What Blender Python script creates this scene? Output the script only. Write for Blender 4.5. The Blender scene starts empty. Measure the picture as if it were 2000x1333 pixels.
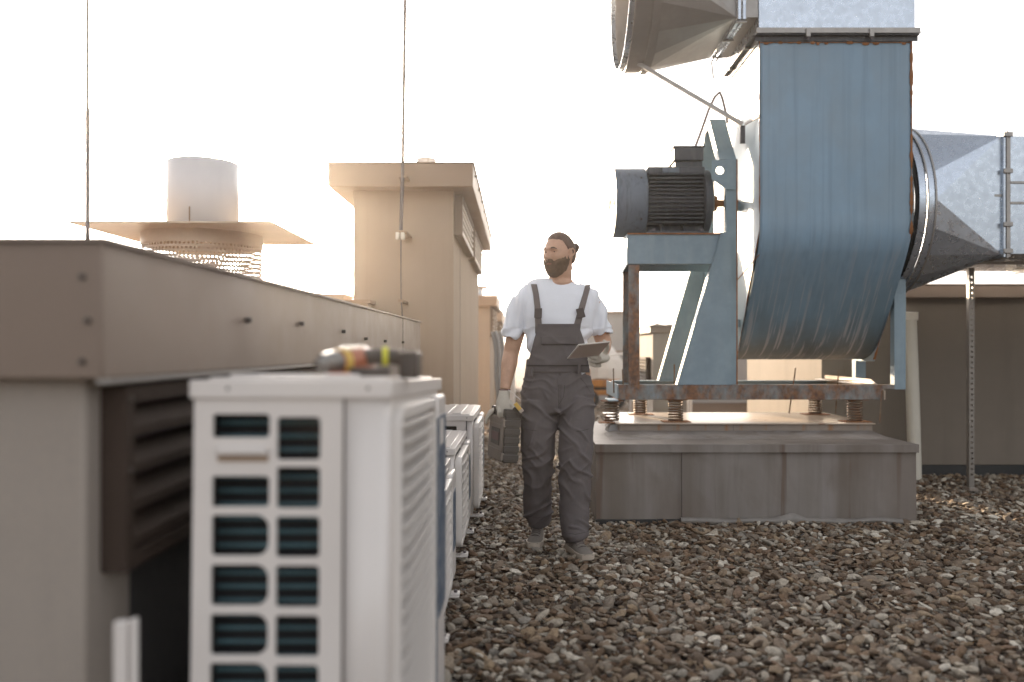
import bpy, bmesh, math, random
import numpy as np
from mathutils import Vector, Matrix, noise as mnoise

random.seed(7); rng = np.random.default_rng(7)
C = bpy.context.scene.collection
scene = bpy.context.scene

# ---------------------------------------------------------------- camera, sky, sun, exposure
H, F, VX, VY = 1.14, 1600.0, 1015.0, 680.0
cam_d = bpy.data.cameras.new('camera'); cam = bpy.data.objects.new('camera', cam_d); C.objects.link(cam)
cam.location = (0, 0, H); cam.rotation_euler = (math.radians(90), 0, 0)
cam_d.sensor_width = 36; cam_d.lens = 36 * F / 2000
cam_d.shift_x = -(VX - 1000) / 2000; cam_d.shift_y = (VY - 666.5) / 2000
cam_d.clip_start = 0.05; cam_d.clip_end = 3000
cam_d.dof.use_dof = True; cam_d.dof.focus_distance = 4.6; cam_d.dof.aperture_fstop = 1.2
scene.camera = cam

SUN_EL, SUN_AZ = 12.0, 340.7          # azimuth clockwise from +Y
w = bpy.data.worlds.new('World'); scene.world = w; w.use_nodes = True
nt = w.node_tree; bg = nt.nodes['Background']
sky = nt.nodes.new('ShaderNodeTexSky'); sky.sky_type = 'NISHITA'; sky.sun_disc = False
sky.sun_elevation = math.radians(SUN_EL); sky.sun_rotation = math.radians(SUN_AZ)
sky.air_density = 1.0; sky.dust_density = 5.0; sky.ozone_density = 1.0; sky.altitude = 0
hs = nt.nodes.new('ShaderNodeHueSaturation'); hs.inputs['Saturation'].default_value = 0.25
nt.links.new(sky.outputs[0], hs.inputs['Color']); tn = nt.nodes.new('ShaderNodeMix'); tn.data_type = 'RGBA'; tn.blend_type = 'MULTIPLY'; tn.inputs[0].default_value = 1; tn.inputs[7].default_value = (1, .96, .935, 1)
nt.links.new(hs.outputs[0], tn.inputs[6]); nt.links.new(tn.outputs[2], bg.inputs[0])
bg.inputs[1].default_value = 0.15
sun_d = bpy.data.lights.new('sun', 'SUN'); sun_d.energy = 4.0; sun_d.angle = math.radians(0.6); sun_d.color = (1.0, 0.76, 0.50)
sun = bpy.data.objects.new('sun', sun_d); C.objects.link(sun)
a, e = math.radians(SUN_AZ), math.radians(SUN_EL)
sdir = Vector((math.sin(a) * math.cos(e), math.cos(a) * math.cos(e), math.sin(e)))
sun.rotation_euler = (-sdir).to_track_quat('-Z', 'Y').to_euler(); sun.location = sdir * 30
scene.view_settings.view_transform = 'Standard'; scene.view_settings.look = 'None'
scene.view_settings.exposure = 1.85; scene.view_settings.gamma = 1; scene.view_settings.use_curve_mapping = False
scene.render.engine = 'CYCLES'; scene.cycles.use_denoising = True
scene.cycles.max_bounces = 8; scene.cycles.sample_clamp_indirect = 6

def at(u, v, d): return Vector(((u - VX) / F * d, d, H - (v - VY) / F * d))
def px(u, d): return (u - VX) / F * d
def pz(v, d): return H - (v - VY) / F * d

# ---------------------------------------------------------------- materials
def material(name, col, rough=0.6, metal=0.0, var=0.12, vs=3.0, bump=0.0, bs=80.0, streak_or_shade=None, rust=None, spec=0.5,
             band=None, rvar=0.0, grain=None, coat=0.0, sss=0.0, trans=0.0, alpha=1.0):
    m = bpy.data.materials.new(name); m.use_nodes = True
    t = m.node_tree; N = t.nodes; L = t.links; b = N['Principled BSDF']
    b.inputs['Metallic'].default_value = metal; b.inputs['Roughness'].default_value = rough
    b.inputs['Specular IOR Level'].default_value = spec; b.inputs['Coat Weight'].default_value = coat
    if sss: b.inputs['Subsurface Weight'].default_value = sss; b.inputs['Subsurface Radius'].default_value = (.02, .01, .006)
    tc = N.new('ShaderNodeTexCoord')
    def noise(scale, vec=(1, 1, 1), detail=5, rg=0.6, dist=0.0):
        mp = N.new('ShaderNodeMapping'); mp.inputs['Scale'].default_value = vec; L.new(tc.outputs['Object'], mp.inputs[0])
        n = N.new('ShaderNodeTexNoise'); n.inputs['Scale'].default_value = scale; n.inputs['Detail'].default_value = detail
        n.inputs['Roughness'].default_value = rg; n.inputs['Distortion'].default_value = dist
        L.new(mp.outputs[0], n.inputs[0]); return n.outputs[0]
    def rng_(fac, lo, hi, a=0.0, b_=1.0):
        r = N.new('ShaderNodeMapRange'); r.inputs[1].default_value = lo; r.inputs[2].default_value = hi
        r.inputs[3].default_value = a; r.inputs[4].default_value = b_; L.new(fac, r.inputs[0]); return r.outputs[0]
    def mix(fac, A, B):
        x = N.new('ShaderNodeMix'); x.data_type = 'RGBA'
        if hasattr(fac, 'links'): L.new(fac, x.inputs[0])
        else: x.inputs[0].default_value = fac
        for s, i in ((A, 6), (B, 7)):
            if hasattr(s, 'links'): L.new(s, x.inputs[i])
            else: x.inputs[i].default_value = (*s, 1)
        return x.outputs[2]
    def mul(A, B):
        x = N.new('ShaderNodeMath'); x.operation = 'MULTIPLY'; L.new(A, x.inputs[0])
        if hasattr(B, 'links'): L.new(B, x.inputs[1])
        else: x.inputs[1].default_value = B
        return x.outputs[0]
    c = mix(rng_(noise(vs), .3, .7), tuple(k * (1 - var) for k in col), tuple(min(1, k * (1 + var)) for k in col))
    c = mix(mul(rng_(noise(vs * 7.3, detail=3), .35, .65), .5), c, tuple(k * (1 - var * .6) for k in col))
    if grain:
        c = mix(mul(rng_(noise(grain[1], grain[2] if len(grain) > 2 else (1, 1, 1), 4), .4, .65), grain[3] if len(grain) > 3 else .6), c, grain[0])
    rsock = None
    for st in ([streak_or_shade] if isinstance(streak_or_shade, dict) else (streak_or_shade or [])):
        f = rng_(noise(st.get('s', 1), st.get('vec', (22, 22, 1.2)), 4, .6, st.get('dist', 0.3)), st.get('lo', .5), st.get('hi', .7), 0, st.get('amt', .6))
        if 'z' in st:
            sp = N.new('ShaderNodeSeparateXYZ'); L.new(tc.outputs['Object'], sp.inputs[0])
            wob = noise(1.0, (5, 5, .5), 3)
            ad = N.new('ShaderNodeMath'); ad.operation = 'MULTIPLY_ADD'; L.new(wob, ad.inputs[0]); ad.inputs[1].default_value = st.get('wob', .5); L.new(sp.outputs[2], ad.inputs[2])
            f = mul(f, rng_(ad.outputs[0], st['z'][0], st['z'][1]))
        c = mix(f, c, st['col'])
    if rust:
        f = rng_(noise(rust.get('s', 4), rust.get('vec', (1, 1, 1)), 8, .7), rust.get('lo', .52), rust.get('hi', .62), 0, rust.get('amt', 1))
        rc = mix(rng_(noise(30), .35, .65), (.27, .12, .05), (.11, .055, .033))
        c = mix(f, c, rc)
        rsock = rng_(f, 0, 1, rough, .9)
        L.new(rng_(f, 0, 1, metal, 0), b.inputs['Metallic'])
    if band:                                     # alternating print bands along an axis
        pass
    L.new(c, b.inputs['Base Color'])
    if rvar and rsock is None: rsock = rng_(noise(vs * 4), .3, .7, max(.02, rough - rvar), rough + rvar)
    if rsock is not None: L.new(rsock, b.inputs['Roughness'])
    if bump:
        bn = N.new('ShaderNodeBump'); bn.inputs['Strength'].default_value = min(1, bump); bn.inputs['Distance'].default_value = 0.004
        L.new(noise(bs, detail=4), bn.inputs['Height']); L.new(bn.outputs[0], b.inputs['Normal'])
    if trans: b.inputs['Transmission Weight'].default_value = trans
    return m

MT = {}
MT['stucco'] = material('stucco', (.44, .345, .26), .92, var=.06, vs=1.2, bump=.5, bs=130, grain=((.38, .30, .225), 300), streak_or_shade=dict(col=(.35, .27, .20), s=1, vec=(9, 9, .5), lo=.5, hi=.75, amt=.35))
MT['stucco_brown'] = material('stucco_brown', (.19, .158, .128), .9, var=.10, vs=1.0, bump=.5, bs=130, grain=((.19, .16, .13), 260), streak_or_shade=dict(col=(.15, .125, .10), s=1, vec=(5, 5, .5), lo=.5, hi=.75, amt=.5))
MT['stucco_grey'] = material('stucco_grey', (.365, .315, .27), .92, var=.07, vs=1.5, bump=.5, bs=130, grain=((.28, .26, .24), 260), streak_or_shade=dict(col=(.22, .2, .18), s=1, vec=(7, 7, .5), lo=.5, hi=.75, amt=.45))
MT['coping'] = material('coping', (.235, .18, .143), .5, metal=.0, var=.06, vs=1.5, spec=.4, rvar=.08, bump=.05, bs=20)
MT['drum_tan'] = material('drum_tan', (.62, .50, .37), .45, var=.08, vs=6, spec=.5)
MT['coping_tan'] = material('coping_tan', (.34, .24, .165), .5, var=.05, vs=1.5, spec=.4, rvar=.08)
MT['louver'] = material('louver', (.06, .043, .034), .8, var=.08, vs=4, spec=.15)
MT['louver_tan'] = material('louver_tan', (.22, .155, .105), .55, var=.08, vs=4)
MT['white_enamel'] = material('white_enamel', (.72, .675, .64), .34, var=.03, vs=2, coat=.15, streak_or_shade=dict(col=(.5, .47, .42), s=1, vec=(14, 14, 1), lo=.6, hi=.85, amt=.3))
MT['white_plastic'] = material('white_plastic', (.70, .66, .62), .45, var=.04, vs=3)
MT['dark_void'] = material('dark_void', (.015, .015, .017), .8)
MT['coil'] = material('coil', (.07, .14, .16), .45, metal=.1, var=.3, vs=9)
MT['blue_label'] = material('blue_label', (.05, .09, .15), .4, var=.1, grain=((.35, .38, .42), 14, (1, 1, 1.6), .5))
MT['blue_paint'] = material('blue_paint', (.215, .325, .43), .5, var=.10, vs=1.6, rvar=.1, bump=.06, bs=12,
    grain=((.21, .27, .31), 3.5, (1, 1, .6), .45),
    streak_or_shade=[dict(col=(.13, .20, .26), s=1, vec=(26, 6, .7), lo=.5, hi=.72, amt=.4),
            dict(col=(.07, .12, .14), s=1, vec=(2.5, 2.5, 2.5), lo=.2, hi=.3, amt=.75, z=(1.6, .85), wob=.6),  # lower scroll: shade of the downward-facing sheet put into the colour
            dict(col=(.12, .09, .075), s=1, vec=(3, 3, 3), lo=.2, hi=.3, amt=.6, z=(1.05, .55), wob=.5),
            dict(col=(.36, .36, .375), s=1, vec=(42, 2.0, .8), lo=.555, hi=.60, amt=.7, dist=.45, z=(1.9, 1.0), wob=.9)],
    rust=dict(s=1.3, lo=.68, hi=.80, amt=.5))
MT['blue_side'] = material('blue_side', (.34, .43, .49), .55, var=.06, vs=2, rust=dict(s=2, lo=.70, hi=.8, amt=.5))
MT['blue_frame'] = material('blue_frame', (.215, .285, .33), .55, var=.16, vs=4, bump=.1, bs=60, streak_or_shade=dict(col=(.30, .36, .38), s=1, vec=(12, 12, 2), lo=.5, hi=.7, amt=.3), rust=dict(s=2.6, vec=(1, 1, .8), lo=.64, hi=.74, amt=.7))
MT['rusty_frame'] = material('rusty_frame', (.215, .25, .255), .6, var=.16, vs=4, bump=.3, bs=90, rust=dict(s=4.0, vec=(1.6, 1, .8), lo=.34, hi=.58, amt=.92))
MT['rust'] = material('rust', (.27, .115, .045), .9, var=.4, vs=14, bump=.6, bs=120)
MT['spring_steel'] = material('spring_steel', (.20, .145, .10), .5, metal=.6, var=.3, vs=12, rust=dict(s=14, lo=.48, hi=.6, amt=.7))
MT['galvanized'] = material('galvanized', (.46, .51, .58), .3, metal=.85, var=.10, vs=5, rvar=.12, bump=.04, bs=9, grain=((.40, .44, .49), 34, (1, 1, 1), .35))
MT['galvanized_dull'] = material('galvanized_dull', (.36, .34, .32), .52, metal=.75, var=.12, vs=4, rvar=.1, grain=((.34, .33, .32), 40, (1, 1, 1), .5))
MT['stainless'] = material('stainless', (.70, .665, .655), .5, metal=.0, var=.06, vs=2, rvar=.07)
MT['motor_grey'] = material('motor_grey', (.06, .063, .07), .55, var=.14, vs=5, bump=.12, bs=100, streak_or_shade=dict(col=(.17, .18, .19), s=1, vec=(30, 30, 3), lo=.52, hi=.7, amt=.35))
MT['motor_blue'] = material('motor_blue', (.13, .155, .19), .5, var=.12, vs=4, bump=.1, bs=60, streak_or_shade=dict(col=(.07, .075, .08), s=1, vec=(34, 34, 2.4), lo=.5, hi=.7, amt=.6))
MT['membrane'] = material('membrane', (.24, .215, .195), .75, var=.1, vs=2.0, bump=.25, bs=14,
    streak_or_shade=[dict(col=(.165, .135, .11), s=1, vec=(2.6, 2.6, .22), lo=.46, hi=.62, amt=.75, dist=.1),
            dict(col=(.29, .265, .25), s=1, vec=(3.4, 3.4, .3), lo=.52, hi=.66, amt=.5),
            dict(col=(.15, .125, .105), s=1, vec=(20, 20, 1.6), lo=.50, hi=.78, amt=.4, dist=.5),
            dict(col=(.14, .105, .08), s=1, vec=(1.6, 1.6, 1.4), lo=.46, hi=.62, amt=.5, dist=.6),
            dict(col=(.12, .075, .05), s=1, vec=(9, 9, .30), lo=.60, hi=.70, amt=.7, dist=.4)])
MT['membrane_top'] = material('membrane_top', (.17, .14, .118), .6, var=.18, vs=3, bump=.15, bs=20)
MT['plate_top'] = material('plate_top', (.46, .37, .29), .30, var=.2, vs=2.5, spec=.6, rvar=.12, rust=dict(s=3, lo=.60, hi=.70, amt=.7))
MT['plate_side'] = material('plate_side', (.27, .22, .18), .7, var=.15, vs=3, streak_or_shade=[dict(col=(.30, .13, .04), s=1, vec=(14, 14, .6), lo=.56, hi=.68, amt=.75), dict(col=(.05, .04, .035), s=1, vec=(20, 20, .3), lo=.66, hi=.7, amt=.8)])
MT['pvc'] = material('pvc', (.62, .58, .50), .4, var=.06, vs=2)
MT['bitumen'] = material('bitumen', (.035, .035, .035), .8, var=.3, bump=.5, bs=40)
MT['fabric_grey'] = material('fabric_grey', (.125, .108, .107), .85, var=.10, vs=9, bump=.22, bs=420, sss=0)
MT['strut_steel'] = material('strut_steel', (.26, .235, .21), .45, metal=.5, var=.15, vs=6)
MT['strap_grey'] = material('strap_grey', (.17, .14, .13), .8, var=.08, vs=9, bump=.3, bs=500)
MT['buckle'] = material('buckle', (.07, .05, .045), .35, var=.05)
MT['stitch'] = material('stitch', (.06, .05, .047), .9)
MT['cotton'] = material('cotton', (.80, .81, .85), .9, var=.03, vs=10, bump=.15, bs=400)
MT['skin'] = material('skin', (.56, .335, .225), .5, var=.13, vs=26, sss=.12, bump=.12, bs=160)
MT['lips'] = material('lips', (.34, .15, .11), .5)
MT['hair'] = material('hair', (.15, .088, .058), .5, var=.35, vs=20, bump=.9, bs=140)
MT['beard'] = material('beard', (.17, .105, .062), .75, var=.35, vs=40, bump=1, bs=260)
MT['eye_white'] = material('eye_white', (.55, .52, .5), .2); MT['iris'] = material('iris', (.03, .02, .015), .2)
MT['glove'] = material('glove', (.60, .55, .47), .95, var=.06, vs=12, bump=.7, bs=330, grain=((.48, .44, .38), 90, (3, 3, .6), .5))
MT['cuff'] = material('cuff', (.16, .07, .06), .9)
MT['suede'] = material('suede', (.20, .175, .15), .9, var=.12, vs=18, bump=.4, bs=300)
MT['rubber_white'] = material('rubber_white', (.46, .39, .32), .7, var=.1, vs=14)
MT['case_plastic'] = material('case_plastic', (.085, .073, .063), .42, var=.1, vs=12, bump=.15, bs=200)
MT['case_face'] = material('case_face', (.26, .215, .18), .4, var=.1, vs=12)
MT['case_badge'] = material('case_badge', (.10, .035, .035), .3)
MT['yellow'] = material('yellow', (.62, .40, .08), .4); MT['yellow_green'] = material('yellow_green', (.62, .60, .04), .4)
MT['red_plastic'] = material('red_plastic', (.42, .13, .06), .3, coat=.6); MT['cream_plastic'] = material('cream_plastic', (.75, .62, .42), .2, coat=.8)
MT['black_plastic'] = material('black_plastic', (.06, .045, .038), .45); MT['chuck'] = material('chuck', (.22, .21, .20), .3, metal=.8)
MT['tablet_back'] = material('tablet_back', (.50, .40, .35), .35, metal=.1, var=.04); MT['tablet_edge'] = material('tablet_edge', (.62, .58, .53), .35, metal=.3)
MT['screen'] = material('screen', (.02, .02, .022), .08)
MT['tarp'] = material('tarp', (.60, .56, .51), .6, var=.08, vs=4); MT['orange_paint'] = material('orange_paint', (.42, .17, .03), .5, var=.3, vs=6, rust=dict(s=4, lo=.52, hi=.62, amt=.7))
MT['rubber'] = material('rubber', (.03, .028, .026), .8); MT['cable'] = material('cable', (.28, .22, .21), .5)
MT['wire'] = material('wire', (.13, .11, .115), .7); MT['porcelain'] = material('porcelain', (.72, .68, .6), .3, coat=.5)
MT['screw'] = material('screw', (.10, .085, .075), .5, metal=.5)
MT['far_grey'] = material('far_grey', (.33, .32, .31), .9, var=.05); MT['plastic_sheet'] = material('plastic_sheet', (.20, .18, .16), .35, var=.2, vs=8, bump=.5, bs=12)

# ---------------------------------------------------------------- mesh helpers
def smooth_mesh(me, ang=40):
    me.polygons.foreach_set('use_smooth', [True] * len(me.polygons)); me.update()
    try: me.set_sharp_from_angle(angle=math.radians(ang))
    except Exception: pass

class MB:
    def __init__(s): s.v = []; s.f = []; s.m = []; s.cur = 0
    def add(s, vs, fs):
        o = len(s.v); s.v += [tuple(p) for p in vs]; s.f += [tuple(i + o for i in f) for f in fs]; s.m += [s.cur] * len(fs); return s
    def box(s, x0, x1, y0, y1, z0, z1):
        return s.hexa([(x0, y0, z0), (x1, y0, z0), (x1, y1, z0), (x0, y1, z0), (x0, y0, z1), (x1, y0, z1), (x1, y1, z1), (x0, y1, z1)])
    def hexa(s, p): return s.add(p, [(3, 2, 1, 0), (4, 5, 6, 7), (0, 1, 5, 4), (1, 2, 6, 5), (2, 3, 7, 6), (3, 0, 4, 7)])
    def cyl(s, p0, p1, r0, r1=None, n=24, caps=True):
        return s.loft([(Vector(p0), r0, r0), (Vector(p1), r1 if r1 is not None else r0, r1 if r1 is not None else r0)], n, caps)
    def ring(s, c, ax, a, b, ra, rb, n, ph=0):
        return [c + a * (ra * math.cos(ph + 2 * math.pi * k / n)) + b * (rb * math.sin(ph + 2 * math.pi * k / n)) for k in range(n)]
    def loft(s, st, n=20, caps=True, a_hint=None, ph=0):
        """st: (centre, ra, rb) along a path; ra along a_hint (or side), rb across"""
        P = [Vector(q[0]) for q in st]; rings = []; pa = None
        for i, q in enumerate(st):
            t = (P[min(i + 1, len(P) - 1)] - P[max(i - 1, 0)]).normalized()
            h = Vector(a_hint) if a_hint else (pa if pa is not None else (Vector((1, 0, 0)) if abs(t.x) < .8 else Vector((0, 1, 0))))
            A = (h - t * h.dot(t)).normalized(); B = t.cross(A); pa = A
            rings.append(s.ring(P[i], t, A, B, q[1], q[2], n, ph))
        return s.rings(rings, caps)
    def rings(s, rings, caps=True, closed=True):
        n = len(rings[0]); vs = [p for r in rings for p in r]; fs = []
        for i in range(len(rings) - 1):
            for k in range(n if closed else n - 1):
                k2 = (k + 1) % n; fs.append((i * n + k, i * n + k2, (i + 1) * n + k2, (i + 1) * n + k))
        if caps: fs += [tuple(range(n - 1, -1, -1)), tuple((len(rings) - 1) * n + k for k in range(n))]
        return s.add(vs, fs)
    def tube(s, pts, r, n=10, caps=True):
        return s.loft([(p, r, r) for p in pts], n, caps)
    def prism(s, poly, off):
        """poly: 3-D points of a planar polygon, off: extrusion vector"""
        off = Vector(off); n = len(poly); a = [Vector(p) for p in poly]; b = [p + off for p in a]
        fs = [tuple(range(n - 1, -1, -1)), tuple(range(n, 2 * n))] + [(k, (k + 1) % n, n + (k + 1) % n, n + k) for k in range(n)]
        return s.add(a + b, fs)
    def bar(s, p0, p1, w, h, up=(0, 0, 1)):
        p0, p1 = Vector(p0), Vector(p1); t = (p1 - p0).normalized(); u = Vector(up); u = (u - t * u.dot(t)).normalized(); sd = t.cross(u)
        q = [p + sd * (w / 2 * i) + u * (h / 2 * j) for p in (p0, p1) for i, j in ((-1, -1), (1, -1), (1, 1), (-1, 1))]
        return s.add(q, [(0, 1, 2, 3), (7, 6, 5, 4), (0, 4, 5, 1), (1, 5, 6, 2), (2, 6, 7, 3), (3, 7, 4, 0)])
    def ball(s, c, r, n=16, m=10):
        c = Vector(c); r = r if hasattr(r, '__len__') else (r, r, r)
        return s.rings([[c + Vector((r[0] * math.sin(math.pi * (i + .02) / (m + .04)) * math.cos(2 * math.pi * k / n), r[1] * math.sin(math.pi * (i + .02) / (m + .04)) * math.sin(2 * math.pi * k / n), -r[2] * math.cos(math.pi * (i + .02) / (m + .04)))) for k in range(n)] for i in range(m + 1)])
    def mesh(s, name, mats, off=Vector((0, 0, 0)), smooth=True, fix=True):
        me = bpy.data.meshes.new(name); me.from_pydata([(p[0] - off.x, p[1] - off.y, p[2] - off.z) for p in s.v], [], s.f)
        for m in (mats if isinstance(mats, (list, tuple)) else [mats]): me.materials.append(MT[m] if isinstance(m, str) else m)
        me.polygons.foreach_set('material_index', s.m)
        if fix:
            bm = bmesh.new(); bm.from_mesh(me); bmesh.ops.recalc_face_normals(bm, faces=bm.faces[:]); bm.to_mesh(me); bm.free()
        if smooth: smooth_mesh(me)
        me.update(); return me
    def build(s, name, mats, parent=None, bevel=0, smooth=True, **k):
        off = worldloc(parent) if parent else Vector((0, 0, 0))
        return link(name, s.mesh(name, mats, off, smooth), parent, bevel, **k)

def worldloc(o):
    p = Vector(o.location)
    while o.parent: o = o.parent; p += o.location
    return p
def link(name, me, parent=None, bevel=0, label=None, cat=None, group=None, kind=None):
    o = bpy.data.objects.new(name, me); C.objects.link(o); o.parent = parent
    if bevel:
        b = o.modifiers.new('bevel', 'BEVEL'); b.width = bevel; b.segments = 2; b.limit_method = 'ANGLE'; b.angle_limit = math.radians(35)
        b.harden_normals = False
    return tag(o, label, cat, group, kind)
def tag(o, label=None, cat=None, group=None, kind=None):
    for k, v in (('label', label), ('category', cat), ('group', group), ('kind', kind)):
        if v: o[k] = v
    return o
def thing(name, loc, label, cat, group=None, rz=0):
    o = bpy.data.objects.new(name, None); C.objects.link(o); o.location = loc; o.rotation_euler = (0, 0, rz); o.empty_display_size = .1
    return tag(o, label, cat, group)
def copy_tree(o, parent=None):
    c = o.copy(); C.objects.link(c); c.parent = parent
    for ch in o.children: copy_tree(ch, c)
    return c
def holed_plate(outer, holes, thick, bev=0.0):
    """2-D polygon with holes, extruded; returns (verts, faces) centred on z=0 in local xy"""
    cu = bpy.data.curves.new('t', 'CURVE'); cu.dimensions = '2D'; cu.fill_mode = 'BOTH'; cu.extrude = thick / 2; cu.bevel_depth = bev; cu.bevel_resolution = 1
    for poly in [outer] + holes:
        sp = cu.splines.new('POLY'); sp.points.add(len(poly) - 1); sp.use_cyclic_u = True
        for p, q in zip(sp.points, poly): p.co = (q[0], q[1], 0, 1)
    o = bpy.data.objects.new('t', cu); me = bpy.data.meshes.new_from_object(o)
    V = [tuple(v.co) for v in me.vertices]; Fc = [tuple(p.vertices) for p in me.polygons]
    bpy.data.objects.remove(o); bpy.data.curves.remove(cu); bpy.data.meshes.remove(me); return V, Fc
def rrect(x0, x1, y0, y1, r=0.01, n=4, corners=(1, 1, 1, 1)):
    P = []
    for i, (cx, cy, a0) in enumerate(((x1 - r, y1 - r, 0), (x0 + r, y1 - r, 90), (x0 + r, y0 + r, 180), (x1 - r, y0 + r, 270))):
        k = corners[i]
        for j in range(n + 1):
            t = math.radians(a0 + 90 * j / n); rr = r * k
            ox = (x1, x0, x0, x1)[i] + (-rr, rr, rr, -rr)[i]; oy = (y1, y1, y0, y0)[i] + (-rr, -rr, rr, rr)[i]
            P.append((ox + max(rr, 1e-4) * math.cos(t), oy + max(rr, 1e-4) * math.sin(t)))
    return P
def circ(cx, cy, r, n=16): return [(cx + r * math.cos(2 * math.pi * k / n), cy + r * math.sin(2 * math.pi * k / n)) for k in range(n)]

# ---------------------------------------------------------------- ground
def ground():
    m = bpy.data.materials.new('gravel_bed'); m.use_nodes = True; t = m.node_tree; N = t.nodes; L = t.links; b = N['Principled BSDF']
    tc = N.new('ShaderNodeTexCoord'); v = N.new('ShaderNodeTexVoronoi'); v.inputs['Scale'].default_value = 26; L.new(tc.outputs['Object'], v.inputs[0])
    r = N.new('ShaderNodeValToRGB'); L.new(v.outputs['Color'], r.inputs[0])
    for p_, c_ in zip((.2, .5, .8), ((.05, .035, .025), (.14, .10, .075), (.24, .20, .165))):
        el = r.color_ramp.elements.new(p_); el.color = (*c_, 1)
    L.new(r.outputs[0], b.inputs['Base Color']); b.inputs['Roughness'].default_value = .9
    bn = N.new('ShaderNodeBump'); bn.inputs['Distance'].default_value = .02; L.new(v.outputs['Distance'], bn.inputs['Height']); bn.invert = True; L.new(bn.outputs[0], b.inputs['Normal'])
    g = MB(); g.add([(-400, -60, -.035), (400, -60, -.035), (400, 900, -.035), (-400, 900, -.035)], [(0, 1, 2, 3)])
    return g.build('roof_ground', m, kind='structure')
GR = ground()

def stone_mat():
    m = bpy.data.materials.new('pebble'); m.use_nodes = True; t = m.node_tree; N = t.nodes; L = t.links; b = N['Principled BSDF']
    oi = N.new('ShaderNodeObjectInfo'); r = N.new('ShaderNodeValToRGB'); L.new(oi.outputs['Random'], r.inputs[0])
    cr = r.color_ramp; cr.interpolation = 'LINEAR'
    cols = [(0, (.055, .036, .023)), (.10, (.20, .125, .070)), (.20, (.105, .070, .045)), (.30, (.27, .195, .130)), (.40, (.18, .105, .060)), (.50, (.33, .285, .225)),
            (.60, (.13, .093, .064)), (.70, (.35, .25, .155)), (.80, (.25, .225, .19)), (.89, (.45, .385, .30)), (1, (.70, .64, .54))]
    cr.elements[0].color = (*cols[0][1], 1); cr.elements[1].color = (*cols[-1][1], 1)
    for p_, c_ in cols[1:-1]: el = cr.elements.new(p_); el.color = (*c_, 1)
    tc = N.new('ShaderNodeTexCoord'); n = N.new('ShaderNodeTexNoise'); n.inputs['Scale'].default_value = 2.2; n.inputs['Detail'].default_value = 8; n.inputs['Roughness'].default_value = .7
    ad = N.new('ShaderNodeVectorMath'); ad.operation = 'MULTIPLY_ADD'; L.new(tc.outputs['Object'], ad.inputs[0]); ad.inputs[1].default_value = (1, 1, 1)
    cmb = N.new('ShaderNodeCombineXYZ'); mm = N.new('ShaderNodeMath'); mm.operation = 'MULTIPLY'; mm.inputs[1].default_value = 91; L.new(oi.outputs['Random'], mm.inputs[0])
    for k in range(3): L.new(mm.outputs[0], cmb.inputs[k])
    L.new(cmb.outputs[0], ad.inputs[2]); L.new(ad.outputs[0], n.inputs[0])
    mp = N.new('ShaderNodeMapRange'); mp.inputs[1].default_value = .25; mp.inputs[2].default_value = .75; mp.inputs[3].default_value = .6; mp.inputs[4].default_value = 1.55; L.new(n.outputs[0], mp.inputs[0])
    mx = N.new('ShaderNodeVectorMath'); mx.operation = 'SCALE'; L.new(r.outputs[0], mx.inputs[0]); L.new(mp.outputs[0], mx.inputs['Scale'])
    L.new(mx.outputs[0], b.inputs['Base Color']); b.inputs['Roughness'].default_value = .62
    bn = N.new('ShaderNodeBump'); bn.inputs['Distance'].default_value = .05; bn.inputs['Strength'].default_value = .6; L.new(n.outputs[0], bn.inputs['Height']); L.new(bn.outputs[0], b.inputs['Normal'])
    return m
PEB = stone_mat(); stone_meshes = []
for k in range(12):
    bm = bmesh.new(); bmesh.ops.create_icosphere(bm, subdivisions=2 if k % 3 else 3, radius=1)
    sd = k * 7.7
    cuts = [(Vector((random.gauss(0, 1), random.gauss(0, 1), random.gauss(0, 1))).normalized(), random.uniform(.45, .85)) for _ in range(10)]
    sc = (1, random.uniform(.6, .88), random.uniform(.26, .46))
    for v in bm.verts:
        p = v.co.copy()
        for n_, d_ in cuts:
            q = p.dot(n_)
            if q > d_: p -= n_ * (q - d_) * .93
        p *= 1 + .22 * mnoise.noise(p * 1.3 + Vector((sd, 0, 0)))
        v.co = Vector((p.x * sc[0], p.y * sc[1], p.z * sc[2]))
    me = bpy.data.meshes.new('pebble_shape'); bm.to_mesh(me); bm.free(); me.materials.append(PEB); smooth_mesh(me, 38); stone_meshes.append(me)

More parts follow.
